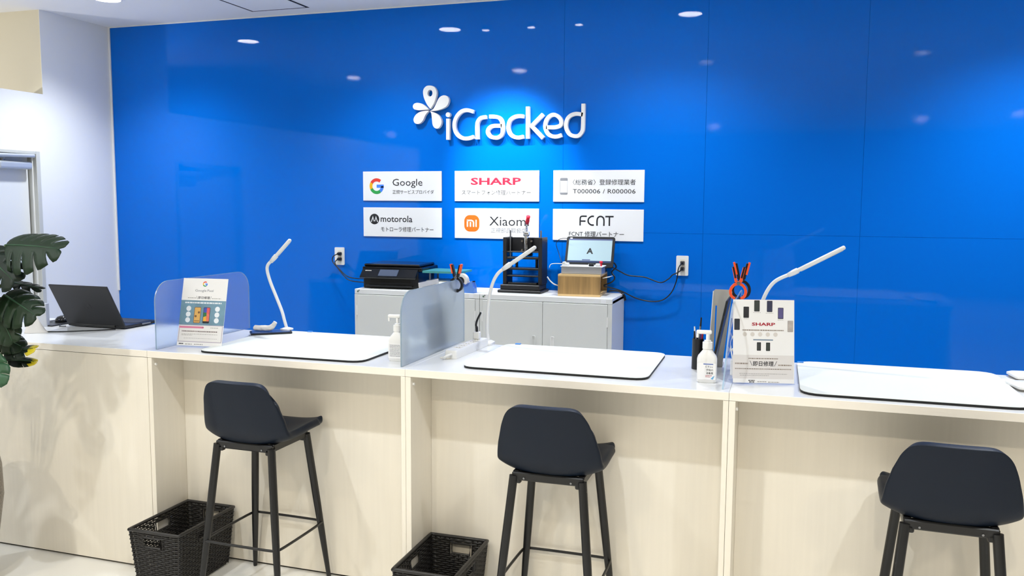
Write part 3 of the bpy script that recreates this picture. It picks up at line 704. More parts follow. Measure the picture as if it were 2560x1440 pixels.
# printer
t = thing('printer', 'black multifunction printer on the left steel cabinet', 'printer', (.150, 1.655, ZK + .0005), R_(3))
B().box((0, .0, 0), (.352, .272, .105), .006, 2).obj('body', BLKP, t)
B().box((-.006, .0, .105), (.376, .276, .128), .006, 2).box((.0, .01, .128), (.355, .27, .145), .008, 2).obj('scanner_lid', mat('gloss_black', (13, 14, 17), .14), t)
pn = B().box((.0, -.006, 0), (.352, .006, .072), .003, 2).xf(Matrix.Translation((0, -.052, .066)) @ Matrix.Rotation(R_(-48), 4, 'X')).obj('control_panel', MATS['gloss_black'], t)
mp = Matrix.Translation((0, -.052, .066)) @ Matrix.Rotation(R_(-48), 4, 'X')
B().box((.115, -.0085, .010), (.235, -.006, .062), .001).xf(mp).obj('touch_screen', mat('screen_smoke', (74, 84, 104), .12), pn)
B().box((.022, -.0072, .050), (.062, -.006, .054)).xf(mp).obj('badge', IVORY, pn)
B().box((.03, -.028, .012), (.32, .0, .022), .002).box((.04, -.004, .03), (.31, .001, .034)).obj('paper_tray', mat('tray_black', (28, 29, 32), .4), t)
B().box((.05, -.0015, .036), (.30, .0005, .066)).obj('paper_slot', DARK, t)

# bench scale
t = thing('bench_scale', 'white bench scale with a teal plate, behind the milky partition', 'scale', (.650, 1.76, ZK + .0005), 0)
B().loft([(.225, .20, 0, .02), (.225, .20, .042, .02), (.205, .17, .056, .02)], 5).obj('body', mat('scale_ivory', (228, 230, 226), .4), t, 40)
B().loft([(.235, .21, .101, .008), (.235, .21, .113, .008)], 4).obj('plate', TEAL, t)
for sx in (-1, 1):
    for sy in (-1, 1): B().cyl((sx * .085, sy * .06, .05), .006, .0515, 10).obj('post', STEEL, t)
B().box((-.10, -.1015, .018), (-.02, -.0985, .034)).obj('display', INKG, t)

# tape dispenser
t = thing('tape_dispenser', 'light blue tape dispenser with white roll on the steel cabinets', 'tape dispenser', (.808, 1.62, ZK + .0005), R_(-8))
fx = lambda u, v, d: Vector((u, d, v))
prof = [(-.075, 0), (.075, 0), (.072, .035), (.062, .066), (.052, .062), (.040, .040), (.020, .034), (.0, .046), (-.02, .078), (-.045, .082), (-.066, .06)]
B().prism(prof, (-.022, -.016), fx).prism(prof, (.016, .022), fx).box((-.074, -.016, 0), (.074, .016, .03)).obj('body', TAPEB, t)
B().tube([(-.012, -.014, .066), (-.012, .014, .066)], .042, 28).obj('tape_roll', mat('tape_white', (240, 238, 232), .5), t, 50)
B().tube([(-.012, -.0155, .066), (-.012, .0155, .066)], .024, 20).obj('roll_core', BLKP, t, 50)
B().box((.058, -.016, .062), (.066, .016, .069)).obj('cutter', CHROME, t)

# press machine
t = thing('press_machine', 'black hand press with a red-gripped lever on the right steel cabinet', 'press', (.987, 1.69, ZK + .0005))
FM = mat('press_black', (20, 20, 23), .42)
B().box((0, 0, 0), (.258, .175, .016), .003).box((.012, .014, .016), (.246, .165, .046), .004).obj('base', FM, t)
B().box((.016, .05, .046), (.038, .165, .315), .002).obj('side_plate', FM, t)
B().box((.228, .05, .046), (.250, .165, .315), .002).obj('side_plate', FM, t)
B().box((.038, .149, .225), (.228, .165, .312), .002).obj('back_plate', FM, t)
for z, h, y0 in ((.088, .009, .06), (.128, .012, .055), (.190, .012, .055), (.228, .006, .055)):
    B().box((.02 if h != .006 else .012, y0, z), (.240, .145, z + h), .0015).obj('cross_plate', FM, t)
B().box((.05, .04, .046), (.222, .14, .058), .002).obj('bed_plate', MATS['gloss_black'], t)
for x in (.053, .236): B().cyl((x, .075, .195), .0048, .160, 12).obj('guide_rod', STEEL, t, 40)
for x in (.085, .205):
    B().cyl((x, .10, .1405), .008, .050, 12).obj('plate_post', FM, t, 40)
B().box((.112, .120, .205), (.168, .150, .312), .003).obj('clamp_block', FM, t)
tg = B().box((.128, .098, .232), (.148, .125, .330), .005, 2).box((.120, .095, .318), (.156, .13, .350), .01, 2).tube([(.138, .100, .28), (.138, .100, .205)], .007, 10).obj('toggle_clamp', CHROME, t, 40)
B().tube([(.138, .115, .345), (.140, .105, .372), (.150, .085, .396)], [.007, .006, .006], 10).obj('lever', CHROME, tg, True)
B().tube([(.150, .085, .394), (.156, .073, .410), (.160, .066, .420), (.166, .055, .435)], [.010, .012, .010, .012], 14).obj('red_grip', mat('grip_red', (226, 30, 58), .4), tg, True)
for x in (.112, .168):
    for z in (.240, .292): B().cyl((x, .110, z), .006, .012, 12, axis='Y').obj('bolt', CHROME, t)

# wooden box, tester, screen
t = thing('wooden_box', 'open-sided wooden box under the metal tester and tilted screen', 'box', (1.359, 1.640, ZK + .0005), R_(4))
WB, DB, HB = .236, .275, .121
B().box((0, 0, .012), (WB, .014, HB - .012)).obj('front_board', WOOD, t)
B().box((0, 0, HB - .012), (WB, DB, HB), .001).obj('top_board', WOODL, t)
B().box((0, 0, 0), (WB, DB, .012), .001).obj('bottom_board', WOODL, t)
B().box((0, .014, .012), (.012, DB - .012, HB - .012)).obj('side_board', WOOD, t)
B().box((0, DB - .012, .012), (WB, DB, HB - .012)).obj('back_board', WOOD, t)
t = thing('test_unit', 'silver metal test box with small connectors on the wooden box', 'device', (1.372, 1.660, ZK + HB + .0012), R_(3))
B().box((0, 0, 0), (.226, .125, .040), .002).obj('case', mat('case_silver', (196, 198, 202), .38, metal=.7), t)
B().box((-.004, -.005, .040), (.232, .128, .044), .001).obj('lid', SIGNW, t)
B().box((.004, .0, .044), (.036, .05, .060), .003).box((.006, -.002, .060), (.02, .04, .066), .002).obj('white_connector', WHT, t)
B().box((.152, .005, .044), (.180, .03, .058), .003).obj('black_knob', BLKP, t)
B().box((.190, .0, .044), (.214, .03, .060), .003).obj('white_connector', WHT, t)
B().tube([(.214, .05, .044), (.214, .05, .060)], .006, 12).lathe([(.002, .058), (.010, .062), (.010, .069), (.002, .073)], (.214, .05, 0), 14).obj('red_knob', MATS['grip_red'], t, True)
t = thing('tilted_screen', 'tilted tablet screen showing a large letter A, on the wooden box', 'screen', (1.350, 1.810, ZK + HB + .0012), R_(2))
rt = Matrix.Rotation(R_(-22), 4, 'X'); fs = lambda u, v, d: rt @ Vector((u, -d, v)) + Vector((0, 0, .030))
WS, HS = .280, .182
B().prism(rrect(0, 0, WS, HS, .012), (-.010, .0), fs).obj('bezel', BLKP, t)
flat([rect(.014, .026, WS - .014, HS - .014)], 'display', mat('display_lit', (150, 172, 180), .3, emit=.42, ecol=lin((.60, .70, .74))), t, fs, .0006)
flat([rect(.014, .026, WS - .014, .037)], 'task_bar', mat('bar_navy', (40, 58, 96), .3), t, fs, .0010)
flat([rect(.014, HS - .022, WS - .014, HS - .014)], 'title_bar', mat('bar_slate', (88, 98, 140), .3), t, fs, .0010)
flat([rect(.100, .039, .146, .045)], 'title_bar', mat('bar_slate', (88, 98, 140), .3), t, fs, .0011)
text('A', 'lettering', INK, t, (.122, .078, .160, .113), fs, .035, .0012)
flat([circle(.141, .015, .003, 12), rect(.020, HS - .017, .034, HS - .007)], 'button', SIGNW, t, fs, .0008)
B().box((.05, .0, .0), (.23, .085, .012), .002).box((.06, .002, .012), (.22, .02, .038), .002).prism([(.0, .0), (.07, .0), (.062, .12)], (.12, .16), lambda u, v, d: Vector((d, .01 + u, v))).obj('kickstand', BLKP, t)
tag(B().box((1.596, 1.70, ZK + .103), (1.634, 1.80, ZK + .1045), 0, 1, Matrix.Rotation(R_(-12), 3, 'Y')).obj('paper_slip', PAPER), 'white paper slip poking out of the wooden box side', 'paper')

# sockets, plugs, cords
def socket(label, x, z):
    t = thing('wall_socket', label, 'socket', (x, W, z), 0)
    B().prism(rrect(-.034, -.056, .034, .056, .006), (-.008, -.0003), XZ(0)).obj('cover_plate', WHT, t)
    B().prism(rrect(-.012, -.036, .014, .036, .002), (-.0095, -.008), XZ(0)).obj('outlet_insert', IVORY, t)
    return t
socket('white wall socket with two plugs, left of the signs', -.164, 1.250)
socket('white wall socket with two plugs, right of the signs', 2.002, 1.250)
def power(label, pz, pts, r):
    t = thing('power_cable', label, 'cable')
    B().loft([(.024, .020, 0, .005), (.026, .022, .012, .006), (.014, .012, .032, .005)], 4).xf(Matrix.Translation((pz[0], W - .0095, pz[1])) @ Matrix.Rotation(R_(90), 4, 'X')).obj('plug', BLKP, t, 40)
    B().tube(smoothpath(pts, 6), r, 8).obj('lead', BLKP, t, True)
    return t
def cord(name, label, pts, r, m=BLKP, cat='cable', k=6):
    return tag(B().tube(smoothpath(pts, k), r, 8).obj(name, m, None, True), label, cat)
power('black power cable from the upper outlet left of the signs to the printer', (-.158, 1.266), [(-.158, W - .041, 1.266), (-.185, W - .05, 1.25), (-.188, W - .05, 1.215), (-.13, W - .06, 1.165), (-.07, W - .08, 1.13), (0, W - .10, 1.12), (.09, W - .08, 1.118), (.136, W - .08, 1.115)], .0032)
power('black power cable from the lower outlet left of the signs to the printer', (-.158, 1.232), [(-.158, W - .041, 1.232), (-.172, W - .05, 1.215), (-.15, W - .07, 1.19), (-.09, W - .09, 1.135), (-.03, W - .12, 1.108), (.06, W - .12, 1.10), (.137, W - .12, 1.10)], .0032)
power('upper black power cable sagging from the right socket to the wooden box', (2.004, 1.232), [(2.004, W - .041, 1.232), (1.985, W - .055, 1.215), (1.955, W - .05, 1.20), (1.93, W - .05, 1.175), (1.885, W - .05, 1.155), (1.80, W - .05, 1.182), (1.71, W - .06, 1.19), (1.655, W - .07, 1.215), (1.61, W - .10, 1.24), (1.58, W - .10, 1.225)], .0035)
power('long black power cable drooping low from the right socket to the wooden box', (2.004, 1.266), [(2.004, W - .041, 1.266), (1.99, W - .075, 1.24), (1.98, W - .072, 1.17), (1.95, W - .05, 1.10), (1.90, W - .04, 1.055), (1.83, W - .04, 1.045), (1.75, W - .05, 1.062), (1.66, W - .07, 1.105), (1.58, W - .12, 1.13)], .0035)
pts = [(1.52 + random.uniform(-.05, .06), 1.70 + random.uniform(0, .14), 1.12 + random.uniform(-.015, .06)) for _ in range(16)]
cord('cable_bundle', 'tangled black cables stuffed inside the wooden box', pts, .003, k=5)
cord('hanging_cable', 'loop of black cables behind the tilted screen', [(1.56, 1.87, 1.25), (1.615, 1.88, 1.262), (1.635, 1.89, 1.235), (1.61, 1.89, 1.205), (1.63, 1.88, 1.175), (1.615, 1.87, 1.15), (1.57, 1.86, 1.13)], .004)
for a, l in ((0, 'front black cable end hanging over the right corner of the steel cabinet'), (.032, 'rear black cable end hanging over the right corner of the steel cabinet')):
    cord('cable_end', l, [(1.60, 1.86 + a, 1.098), (1.635, 1.865 + a, 1.10), (1.665, 1.87 + a, 1.094), (1.684, 1.873 + a, 1.07), (1.690, 1.876 + a, 1.045)], .0036)
cord('thin_cable', 'thin dark cable curling left of the tilted screen', [(1.362, 1.84, 1.395), (1.31, 1.86, 1.39), (1.285, 1.87, 1.36), (1.30, 1.87, 1.31), (1.325, 1.84, 1.26), (1.355, 1.80, 1.215)], .0018)
cord('usb_cable', 'white cable curving from the metal tester', [(1.392, 1.70, 1.258), (1.34, 1.69, 1.26), (1.305, 1.69, 1.255), (1.295, 1.69, 1.235)], .002, WHT)
cord('usb_cable', 'white cable with a plug hanging beside the wooden box', [(1.302, 1.625, 1.19), (1.315, 1.63, 1.17), (1.335, 1.64, 1.15), (1.354, 1.66, 1.14)], .0035, WHT)

# ---------------------------------------------------------------- desk lamps
def lamp(label, path, tip, base):
    t = thing('desk_lamp', label, 'lamp', (0, 0, 0), 0, 'white gooseneck lamps on the counter')
    P = smoothpath(path, 6); B().tube(P, .0075, 12).obj('gooseneck', WHT, t, True)
    a, c = Vector(path[-1]), Vector(tip); d = (c - a).normalized()
    B().tube([a - d * .012, a + d * .012, a + d * .030, a + d * .033], [.009, .0115, .0115, .008], 12).obj('joint', WHT, t, True)
    bar = B().tube([a + d * .026, a + d * .030, c - d * .004, c], [.008, .0105, .0105, .006], 12, flat=.8).obj('light_bar', WHT, t, True)
    n = Vector((d.z, 0, -d.x))
    B().tube([a + d * .04 + n * .0065, c - d * .012 + n * .0065], .006, 8, flat=.6).obj('diffuser', mat('diffuser_pale', (226, 228, 226), .5), bar, True)
    bx, by = path[0][:2]
    if base == 'clamp':
        B().loft([(.05, .07, H + .0008, .008, bx, by - .01), (.05, .07, H + .010, .008, bx, by - .01), (.03, .03, H + .018, .008, bx, by - .005)], 5).obj('clamp_top', WHT, t, 40)
        B().box((bx - .02, .6515, H - .060), (bx + .02, .662, H + .006), .003).box((bx - .02, .61, H - .060), (bx + .02, .6515, H - .050), .003).obj('clamp_jaw', WHT, t)
    else:
        B().loft([(.05, .05, H + .0206, .01, bx, by), (.05, .05, H + .027, .01, bx, by), (.02, .02, H + .033, .008, bx, by)], 5).obj('foot', WHT, t, 40)
    return t
lamp('white gooseneck lamp on a dark tray, right of the frosted partition', [(.297, .60, H + .028), (.285, .60, 1.03), (.272, .60, 1.075), (.241, .60, 1.146), (.212, .60, 1.212), (.196, .60, 1.266), (.201, .60, 1.295), (.226, .60, 1.318)], (.327, .60, 1.418), 'foot')
lamp('white gooseneck lamp clamped behind the power strip, in front of the press', [(1.303, .655, H + .015), (1.296, .655, 1.037), (1.302, .655, 1.145), (1.319, .655, 1.23), (1.345, .655, 1.282), (1.380, .655, 1.311)], (1.521, .655, 1.407), 'clamp')
lamp('white gooseneck lamp rising behind the poster with eight phones', [(2.47, .655, H + .015), (2.462, .655, 1.05), (2.466, .655, 1.14), (2.485, .655, 1.225), (2.522, .655, 1.287), (2.583, .655, 1.321)], (2.782, .655, 1.433), 'clamp')
tr = thing('lamp_tray', 'dark tray with blue top under the left gooseneck lamp', 'tray', (.245, .545, H + .0097), R_(38))
B().loft([(.19, .105, 0, .012), (.19, .105, .007, .012)], 5).obj('tray_base', BLKP, tr)
B().loft([(.172, .088, .007, .01), (.172, .088, .0105, .01)], 5).obj('tray_top', mat('tray_blue', (70, 96, 150), .3), tr)
def crumple(P, r, name, label, cat, amp=.3, n=12):
    b = B(); Q = smoothpath(P, 4); rr = [r(i / (len(Q) - 1)) for i in range(len(Q))]; b.tube(Q, rr, n)
    for v in b.bm.verts:
        v.co += Vector((random.uniform(-1, 1), random.uniform(-1, 1), random.uniform(-.4, 1))) * amp * .01
    o = b.obj(name, CLOTH, None, True); m = o.modifiers.new('s', 'SUBSURF'); m.levels = 1; m.render_levels = 2
    return tag(o, label, cat)
crumple([(.175, .515, H + .034), (.21, .52, H + .035), (.25, .525, H + .036), (.270, .53, H + .049), (.282, .532, H + .066)], lambda k: .014 if k < .6 else .014 - .012 * (k - .6), 'cleaning_cloth', 'rolled white cleaning cloth lying on the dark lamp tray', 'cloth', .25)

# ---------------------------------------------------------------- sanitiser bottles
def bottle(label, loc, rz, front):
    t = thing('sanitizer_bottle', label, 'bottle', loc, rz, 'white pump bottles on the counter')
    B().loft([(.062, .040, 0, .012), (.069, .046, .004, .014), (.070, .047, .084, .014), (.064, .044, .094, .014), (.034, .034, .114, .0165), (.027, .027, .120, .0134)], 6).obj('bottle_body', mat('bottle_white', (240, 240, 238), .3), t, 50)
    B().lathe([(.0165, .119), (.0175, .120), (.0175, .143), (.0165, .144)], n=24).obj('collar', WHT, t, 40)
    B().lathe([(.012, .144), (.012, .150), (.006, .151), (.006, .172), (.0055, .173)], n=18).box((-.040, -.008, .172), (.014, .008, .186), .005, 3).box((-.040, -.005, .158), (-.032, .005, .176), .002, 2).obj('pump', WHT, t, 40)
    fb = lambda u, v, d: Vector((u, -.0238 - d, v))
    LB = mat('label_white', (246, 246, 246), .4)
    flat([rrect(-.031, .012, .031, .072, .004)], 'label', LB, t, fb, .0004)
    if front:
        flat([rect(-.012, .0665, .022, .0695)], 'blue_strip', mat('label_blue', (36, 84, 170), .45), t, fb, .0006)
        text('ビオレu', 'lettering', INK, t, (-.004, .0555, .020, .0635), fb, .01, .0006)
        text('手指の', 'lettering', INK, t, (-.002, .043, .022, .0515), fb, .01, .0006)
        text('消毒液', 'lettering', INK, t, (-.002, .0315, .022, .040), fb, .01, .0006)
        flat(dashes(-.004, .018, .027, .0022, .002, .005, .001) + dashes(-.004, .014, .0225, .002, .002, .005, .001), 'small_print', DRED, t, fb, .0006)
        flat([[(.014, .016), (.022, .013), (.028, .028), (.021, .023)]], 'blue_swirl', mat('label_sky', (110, 176, 220), .45), t, fb, .0006)
    else:
        flat([q for k in range(9) for q in dashes(-.025, .02, .066 - k * .0055, .0022, .002, .006, .001)], 'small_print', INKG, t, fb, .0006)
        flat([[(.024, .018), (.031, .018), (.031, .040), (.029, .040)]], 'blue_swirl', mat('label_blue', (36, 84, 170), .45), t, fb, .0006)
    return t
bottle('white pump bottle left of the milky partition, small grey print on its label', (1.098, .150, H + .0003), R_(3), False)
bottle('white pump bottle in front of the pen cup, large black characters on its label', (2.311, .150, H + .0003), R_(4), True)

# ---------------------------------------------------------------- power strip and grommets
t = thing('power_strip', 'white power strip lying beside the milky partition', 'power strip', (1.287, .435, H + .0006), R_(-1.5))
B().loft([(.052, .36, 0, .006), (.052, .36, .028, .006), (.046, .354, .034, .006)], 4).obj('case', WHT, t, 40)
for k in range(5):
    o = B().box((-.016, -.115 + k * .050, .034), (.016, -.085 + k * .050, .0352), .0004).obj('outlet', IVORY, t)
    B().box((-.007, -.104 + k * .050, .0352), (-.005, -.096 + k * .050, .0356)).box((.005, -.104 + k * .050, .0352), (.007, -.096 + k * .050, .0356)).obj('outlet_slot', DARK, o)
tag(B().tube(smoothpath([(1.287, .256, H + .018), (1.285, .235, H + .020), (1.268, .224, H + .012), (1.262, .232, H + .005), (1.262, .245, H + .003)], 5), .0045, 8).obj('strip_cord', WHT, None, True), 'short white cord bending from the power strip into the desk hole cap', 'cable')
def grommet(x, y, l):
    t = thing('desk_grommet', l, 'cable cover', (x, y, H + .0003))
    B().lathe([(.031, 0), (.031, .001), (.028, .0022), (.024, .0024)], n=28).obj('cap', IVORY, t, 40); return t
grommet(1.262, .272, 'ivory cable cap in the counter at the front of the power strip')
grommet(3.349, .541, 'ivory cable cap in the counter beside the right desk mat')
B_ = thing('adapter_plug', 'white adapter with a bent black plug lead standing on the power strip', 'plug', (1.283, .560, H + .0366))
B().box((-.014, -.014, 0), (.014, .014, .032), .003).obj('adapter', WHT, B_)
B().tube(smoothpath([(0, 0, .032), (-.001, 0, .05), (-.004, 0, .062), (.002, 0, .085), (.012, 0, .105), (.018, 0, .118)], 4), [.006] * 6 + [.0045] * 15, 8).obj('plug_lead', BLKP, B_, True)

# ---------------------------------------------------------------- spring clamps
def clamp(label, loc, rz, body, pad, sc=1.0, ry=0):
    t = thing('spring_clamp', label, 'clamp', loc, rz); t.rotation_euler = (0, ry, rz)
    fz = lambda u, v, d: Vector((u * sc, d, v * sc))
    for s in (-1, 1):
        arm = [(0, .008), (s * .010, .016), (s * .016, .045), (s * .023, .074)]
        B().ribbon(smoothpath([(a, c, 0) for a, c in arm], 4) if False else arm, .011 * 1, (-.008, .008), fz).obj('handle', body, t)
        B().ribbon([(s * .0125, .030), (s * .0165, .048), (s * .0235, .078)], .0075, (-.0095, .0095), lambda u, v, d, s=s: fz(u + s * (.0062 if pad is ORANGE else .0), v, d)).obj('grip_pad', pad, t)
        jaw = [(0, .006), (s * .016, .0), (s * .028, -.014), (s * .032, -.032), (s * .026, -.050), (s * .012, -.060)]
        B().ribbon([tuple(q)[:2] for q in smoothpath([(a, c, 0) for a, c in jaw], 4)], .011, (-.007, .007), fz).obj('jaw', body, t)
        B().tube([fz(s * .004, -.060, 0), fz(s * .012, -.060, 0)], [.0085, .0075], 12).obj('jaw_pad', pad if pad is not ORANGE else BLKP, t)
    B().tube([(0, -.010, .008 * sc), (0, .010, .008 * sc)], .007, 14).obj('pivot', STEEL, t, 40)
    return t
clamp('black spring clamp with orange grips on the milky partition', (1.1701, .600, 1.258), 0, BLKP, ORANGE, .86)
clamp('orange spring clamp with black grips, at the top of the clear partition', (2.400, .33, 1.300), R_(6), ORANGE, BLKP, .86)
clamp('black spring clamp with orange grips, behind the orange clamp', (2.403, .47, 1.298), R_(6), BLKP, ORANGE, .98)

# ---------------------------------------------------------------- pen cup, stand, tablet, white cable
t = thing('pen_cup', 'black cylindrical pen cup behind the right pump bottle', 'pen cup', (2.254, .385, H + .0004))
B().lathe([(.022, 0), (.0225, .002), (.0215, .118), (.0190, .118), (.0190, .010), (.001, .009)], n=24).obj('cup', BLKP, t, 40)
for i, (dx, dy, m, hgt, ln, l) in enumerate(((-.004, -.004, STEEL, .19, .02, 'grey pen standing tallest in the black pen cup'), (-.008, .004, BLKP, .135, -.01, 'black pen in the black pen cup'), (.007, -.003, mat('pen_red', (150, 20, 44), .4), .140, .015, 'red pen in the black pen cup'), (.004, .006, mat('pen_violet', (120, 110, 220), .4), .130, .01, 'violet pen in the black pen cup'), (-.001, .009, WHT, .152, -.02, 'white pen in the black pen cup'))):
    p = thing('pen', l, 'pen', (2.254 + dx, .385 + dy, H + .0105), 0)
    B().tube([(0, 0, .001), (ln * .6, .0, hgt * .82)], .0036, 10).obj('barrel', m, p, 40)
    B().tube([(ln * .6, .0, hgt * .82), (ln * .72, 0, hgt)], [.0038, .0026], 10).obj('cap', BLKP if i == 0 else m, p, 40)
GREYST = mat('stand_grey', (172, 172, 168), .42)
t = thing('document_stand', 'grey bent metal plate stand with a slot, beside the clear partition', 'stand', (2.302, .45, H + .0006))
b = B().prism([(-.014, .0), (.040, .0), (.070, .295), (.064, .303), (.006, .303), (.000, .297)], (0, .004), XZ(0), [(.006, .06), (.011, .06), (.014, .24), (.008, .24)])
b.obj('plate', GREYST, t); B().box((-.014, .004, 0), (.040, .10, .003)).obj('foot', GREYST, t); B().tube([(-.0145, .002, .0), (-.001, .002, .296)], .0022, 6).obj('plate_edge', TRIMW, t)
tag(B().box((-.0045, 0, 0), (.0045, .17, .285), .003).xf(Matrix.Translation((2.312, .27, H + .001)) @ Matrix.Rotation(R_(11), 4, 'Y')).obj('tablet', BLKP), 'dark tablet leaning edge-on against the grey metal stand', 'tablet')
pts = [(2.396, .20, 1.04), (2.385, .24, 1.10), (2.405, .26, 1.13), (2.412, .24, 1.09), (2.392, .22, 1.075), (2.408, .25, 1.055), (2.416, .28, 1.02), (2.40, .27, .985), (2.412, .33, .972), (2.43, .40, .969)]
t = thing('charging_cable', 'tangled white charging cable with a white connector behind the clear partition', 'cable')
B().tube(smoothpath(pts, 5), .0024, 8).obj('lead', WHT, t, True); B().box((2.389, .190, .985), (2.403, .205, 1.042), .003).obj('connector', WHT, t)

# white trays at the right edge
for (x, y, rz, l) in ((3.398, .405, 12, 'front white rounded case at the far right end of the counter'), (3.44, .60, 8, 'rear white rounded case at the far right end of the counter')):
    t = thing('white_case', l, 'case', (x, y, H + .0004), R_(rz))
    B().loft([(.13, .10, 0, .012), (.14, .11, .008, .014)], 5).obj('case_base', mat('case_grey', (150, 146, 140), .5), t, 40)
    B().loft([(.145, .115, .0082, .014), (.145, .115, .016, .014), (.125, .095, .021, .014)], 5).obj('case_lid', WHT, t, 40)

# ---------------------------------------------------------------- laptop end of the counter
t = thing('laptop', 'open black laptop with its lid towards the customer, near the plant', 'laptop', (-.696, .560, H + .0006), 0)
B().box((-.175, -.115, .003), (.175, .125, .018), .004, 2).obj('base', BLKP, t)
B().box((-.155, -.02, .018), (.155, .10, .0192)).obj('keyboard', mat('keys_black', (26, 27, 30), .5), t)
rl = Matrix.Translation((0, -.112, .016)) @ Matrix.Rotation(R_(28), 4, 'X')
LID = mat('lid_charcoal', (20, 22, 27), .45)
ld = B().box((-.178, -.004, 0), (.178, .004, .232), .003, 2).xf(rl).obj('lid', LID, t)
fl = lambda u, v, d: rl @ Vector((u, -.0040 - d, v))
B().ribbon(smoothpath([(.018, .125), (.006, .118), (-.006, .100), (-.018, .100), (-.022, .112), (-.014, .122), (-.004, .112), (.004, .100), (.016, .100), (.024, .112), (.018, .122)], 4), .004, (.0001, .0005), fl).obj('lid_emblem', BLKP, ld)
B().tube([(-.12, -.112, .013), (.12, -.112, .013)], .008, 10).obj('hinge', BLKP, t)
for k in (-.14, .14): B().box((k - .02, -.09, 0), (k + .02, -.08, .003)).obj('foot', BLKP, t)
B().box((.178, .0, .010), (.181, .06, .016)).obj('side_port', STEEL, t)
t = thing('mouse', 'black computer mouse behind the left edge of the laptop', 'mouse', (-1.0, .545, H + .0004), R_(20))
o = B().loft([(.05, .09, 0, .02), (.062, .104, .006, .026), (.06, .10, .02, .026), (.045, .078, .032, .02), (.02, .04, .037, .009)], 6).obj('mouse_shell', MATS['gloss_black'], t, True)
B().tube([(-.004, .025, .036), (.004, .025, .036)], .006, 10).obj('scroll_wheel', BLKP, t)
cord('mouse_cable', 'thin black mouse cable crossing the counter behind the crumpled cloth', [(-1.03, .50, H + .006), (-1.03, .45, H + .004), (-.98, .42, H + .004), (-.93, .45, H + .004), (-.89, .41, H + .004), (-.86, .42, H + .004)], .0022)
cord('laptop_cable', 'thin black cable lying in front of the laptop lid', [(-.865, .215, H + .003), (-.80, .25, H + .003), (-.72, .29, H + .003), (-.66, .335, H + .003), (-.61, .37, H + .003), (-.58, .405, H + .003), (-.56, .428, H + .003)], .0028)
tag(B().loft([(.055, .03, .0004, .004), (.055, .03, .115, .004)], 4).xf(Matrix.Translation((-.985, .40, H)) @ Matrix.Rotation(R_(15), 4, 'Z')).obj('grey_box', mat('box_lightgrey', (198, 202, 212), .5)), 'small upright light grey box behind the plant leaves', 'box')
tag(B().box((-1.09, .40, H + .0006), (-.93, .60, H + .006), .002).obj('mouse_pad', BLKP), 'dark mouse pad under the black mouse', 'mouse pad')
b = B(); P = []
for i in range(9):
    k = i / 8; row = []
    for j in range(15):
        a = 2 * math.pi * j / 14; fold = 1 + .22 * math.sin(3 * a + 1) + .10 * math.sin(7 * a)
        rx, ry = (.058 - .044 * k ** .8) * fold, (.04 - .028 * k) * fold
        row.append(Vector((-.855 + rx * math.cos(a) - .02 * k, .235 + ry * math.sin(a), H + .0006 + .098 * k ** 1.1 - .012 * k * math.cos(a))))
    P.append(row)
b.grid(P); bmesh.ops.remove_doubles(b.bm, verts=b.bm.verts, dist=.0001)
o = b.obj('crumpled_cloth', CLOTH, None, True); m = o.modifiers.new('s', 'SUBSURF'); m.levels = 1; m.render_levels = 2
tag(o, 'crumpled grey-white cloth standing on the counter among the plant leaves', 'cloth')
crumple([(-.93, .03, H + .016), (-.88, .05, H + .017), (-.85, .075, H + .015)], lambda k: .014, 'paper_roll', 'small white roll on the counter at the left edge behind the leaves', 'roll', .1)

# ---------------------------------------------------------------- potted plant
PX, PY = -.72, -.40
pl = thing('potted_plant', 'split-leaf houseplant in a patterned pot at the left edge of the counter', 'plant', (PX, PY, 0))
POT = mat('pot_speckle', (150, 140, 128), .35, noise=.75, nscale=(120, 120, 120), bump=.5, bscale=160)
B().lathe([(.10, .0), (.16, .02), (.205, .20), (.228, .36), (.226, .48), (.212, .56), (.198, .585), (.185, .585), (.19, .54), (.01, .53)], n=40).obj('pot', POT, pl, 50)
B().lathe([(.001, .531), (.187, .531), (.187, .552), (.001, .556)], n=32).obj('soil', mat('soil', (58, 44, 34), .9, bump=.6, bscale=90), pl)
B().tube(smoothpath([(.19, -.03, .585), (.222, -.05, .60), (.226, -.05, .625), (.205, -.05, .63), (.198, -.04, .605)], 5), .006, 8).obj('ribbon_curl', mat('ribbon_brown', (130, 60, 50), .5), pl, True)
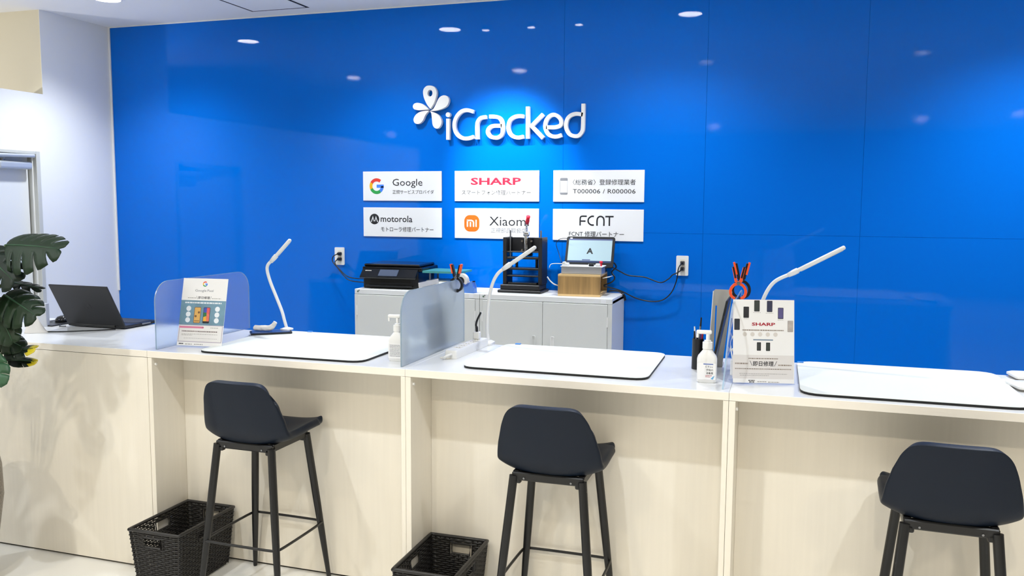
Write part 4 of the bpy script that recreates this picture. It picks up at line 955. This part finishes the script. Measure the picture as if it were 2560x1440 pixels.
def leaf(base, tip, nrm, wd, lobes, mi, droop=.10, gap=.34, cup=.12, yellow=False, name='leaf'):
    """split leaf from base to tip (world), lobed to both sides, drooping"""
    base, tip = Vector(base) - Vector((PX, PY, 0)), Vector(tip) - Vector((PX, PY, 0))
    ax = tip - base; Ln = ax.length; ax.normalize(); n = Vector(nrm); n = (n - ax * n.dot(ax)).normalized(); sd = ax.cross(n)
    def pt(u, v):          # u along the midrib, v sideways (-1..1 of half width)
        z = -droop * Ln * max(0, u) ** 2 + droop * Ln * u - cup * wd * abs(v) ** 1.6
        return base + ax * (u * Ln) + sd * (v * wd) + n * z - Vector((0, 0, 1)) * (.25 * wd * v * v)
    def half(u): return max(.03, (math.sin(math.pi * min(1, (u + .22) / 1.24) ** .85)) ** .7)
    b = B()
    for s in (-1, 1):
        for i in range(lobes):
            u0, u1 = i / lobes, (i + 1) / lobes; P = []
            for k in range(6):
                q = k / 5; row = []; g_ = gap * max(0, q - .35) / .65 / lobes * .5
                for j in range(4):
                    f = j / 3; u = u0 + g_ + (u1 - u0 - 2 * g_) * f
                    uo = u + .17 * q * q + (-.10 if i == 0 else 0) * q * (1 - f)
                    hw = half(min(1, u)) * (1 - .10 * abs(f - .4) * q)
                    row.append(pt(min(uo, 1.06), s * q * hw))
                P.append(row if s > 0 else row[::-1])
            b.grid(P)
    bmesh.ops.remove_doubles(b.bm, verts=b.bm.verts, dist=.0006)
    o = b.obj(name, LEAFM[mi], pl, True)
    if yellow:
        o.data.materials.append(LEAFY)
        for f in o.data.polygons:
            c = f.center - base
            if c.dot(ax) > .80 * Ln: f.material_index = 1
    m = o.modifiers.new('t', 'SOLIDIFY'); m.thickness = .0014
    rib = B().tube([pt(u, 0) + n * .0006 for u in (0, .3, .6, .95)], [.0035, .003, .002, .001], 6).obj('midrib', LEAFM[3], o, True)
    mid = base * .55 + Vector((0, 0, .56)) * .45 + Vector((0, 0, .10))
    B().tube(smoothpath([(base.x * .12, base.y * .12, .55), mid, base], 6), .0048, 8).obj('stem', STEM, pl, True)
    return o
Yp = -.33
leaf((-.375, Yp, 1.420), (-.085, Yp - .02, 1.412), (0, -.75, .65), .105, 5, 0, .10, .30)
leaf((-.42, Yp + .06, 1.41), (-.235, Yp + .10, 1.450), (0, -.45, .9), .05, 4, 0, .05, .5)
leaf((-.44, Yp - .05, 1.40), (-.262, Yp - .07, 1.285), (.3, -.8, .5), .095, 4, 1, .12, .35)
leaf((-.45, Yp + .05, 1.27), (-.262, Yp + .05, 1.245), (0, -.5, .85), .035, 4, 1, .08, .5)
leaf((-.45, Yp - .10, 1.27), (-.335, Yp - .12, 1.225), (.2, -.8, .6), .06, 3, 2, .1, .1)
leaf((-.36, Yp - .03, 1.225), (-.195, Yp - .04, 1.150), (.35, -.75, .55), .085, 4, 0, .12, .22)
leaf((-.34, Yp - .06, 1.135), (-.275, Yp - .08, 1.050), (.25, -.9, .3), .055, 3, 0, .1, .05)
leaf((-.44, Yp, 1.055), (-.295, Yp - .02, 1.020), (0, -.7, .7), .05, 3, 0, .1, .08)
leaf((-.38, Yp - .02, .995), (-.232, Yp - .02, 1.018), (0, -.6, .8), .042, 3, 1, .06, .1, .12, True)
leaf((-.39, Yp, .958), (-.252, Yp, .960), (0, -.7, .7), .026, 2, 1, .05, .05, .12, True)
leaf((-.43, Yp - .08, .985), (-.325, Yp - .11, .875), (.1, -.95, .3), .085, 3, 3, .08, .06)
leaf((-.46, Yp, 1.19), (-.36, Yp, 1.11), (.1, -.9, .4), .07, 3, 1, .1, .2)
leaf((-.52, Yp, 1.36), (-.55, Yp - .2, 1.22), (0, -.7, .7), .10, 4, 0)
leaf((-.62, Yp, 1.40), (-.86, Yp - .02, 1.36), (0, -.7, .7), .11, 5, 0)
leaf((-.60, Yp, 1.10), (-.80, Yp - .10, 1.02), (0, -.7, .7), .10, 4, 1)
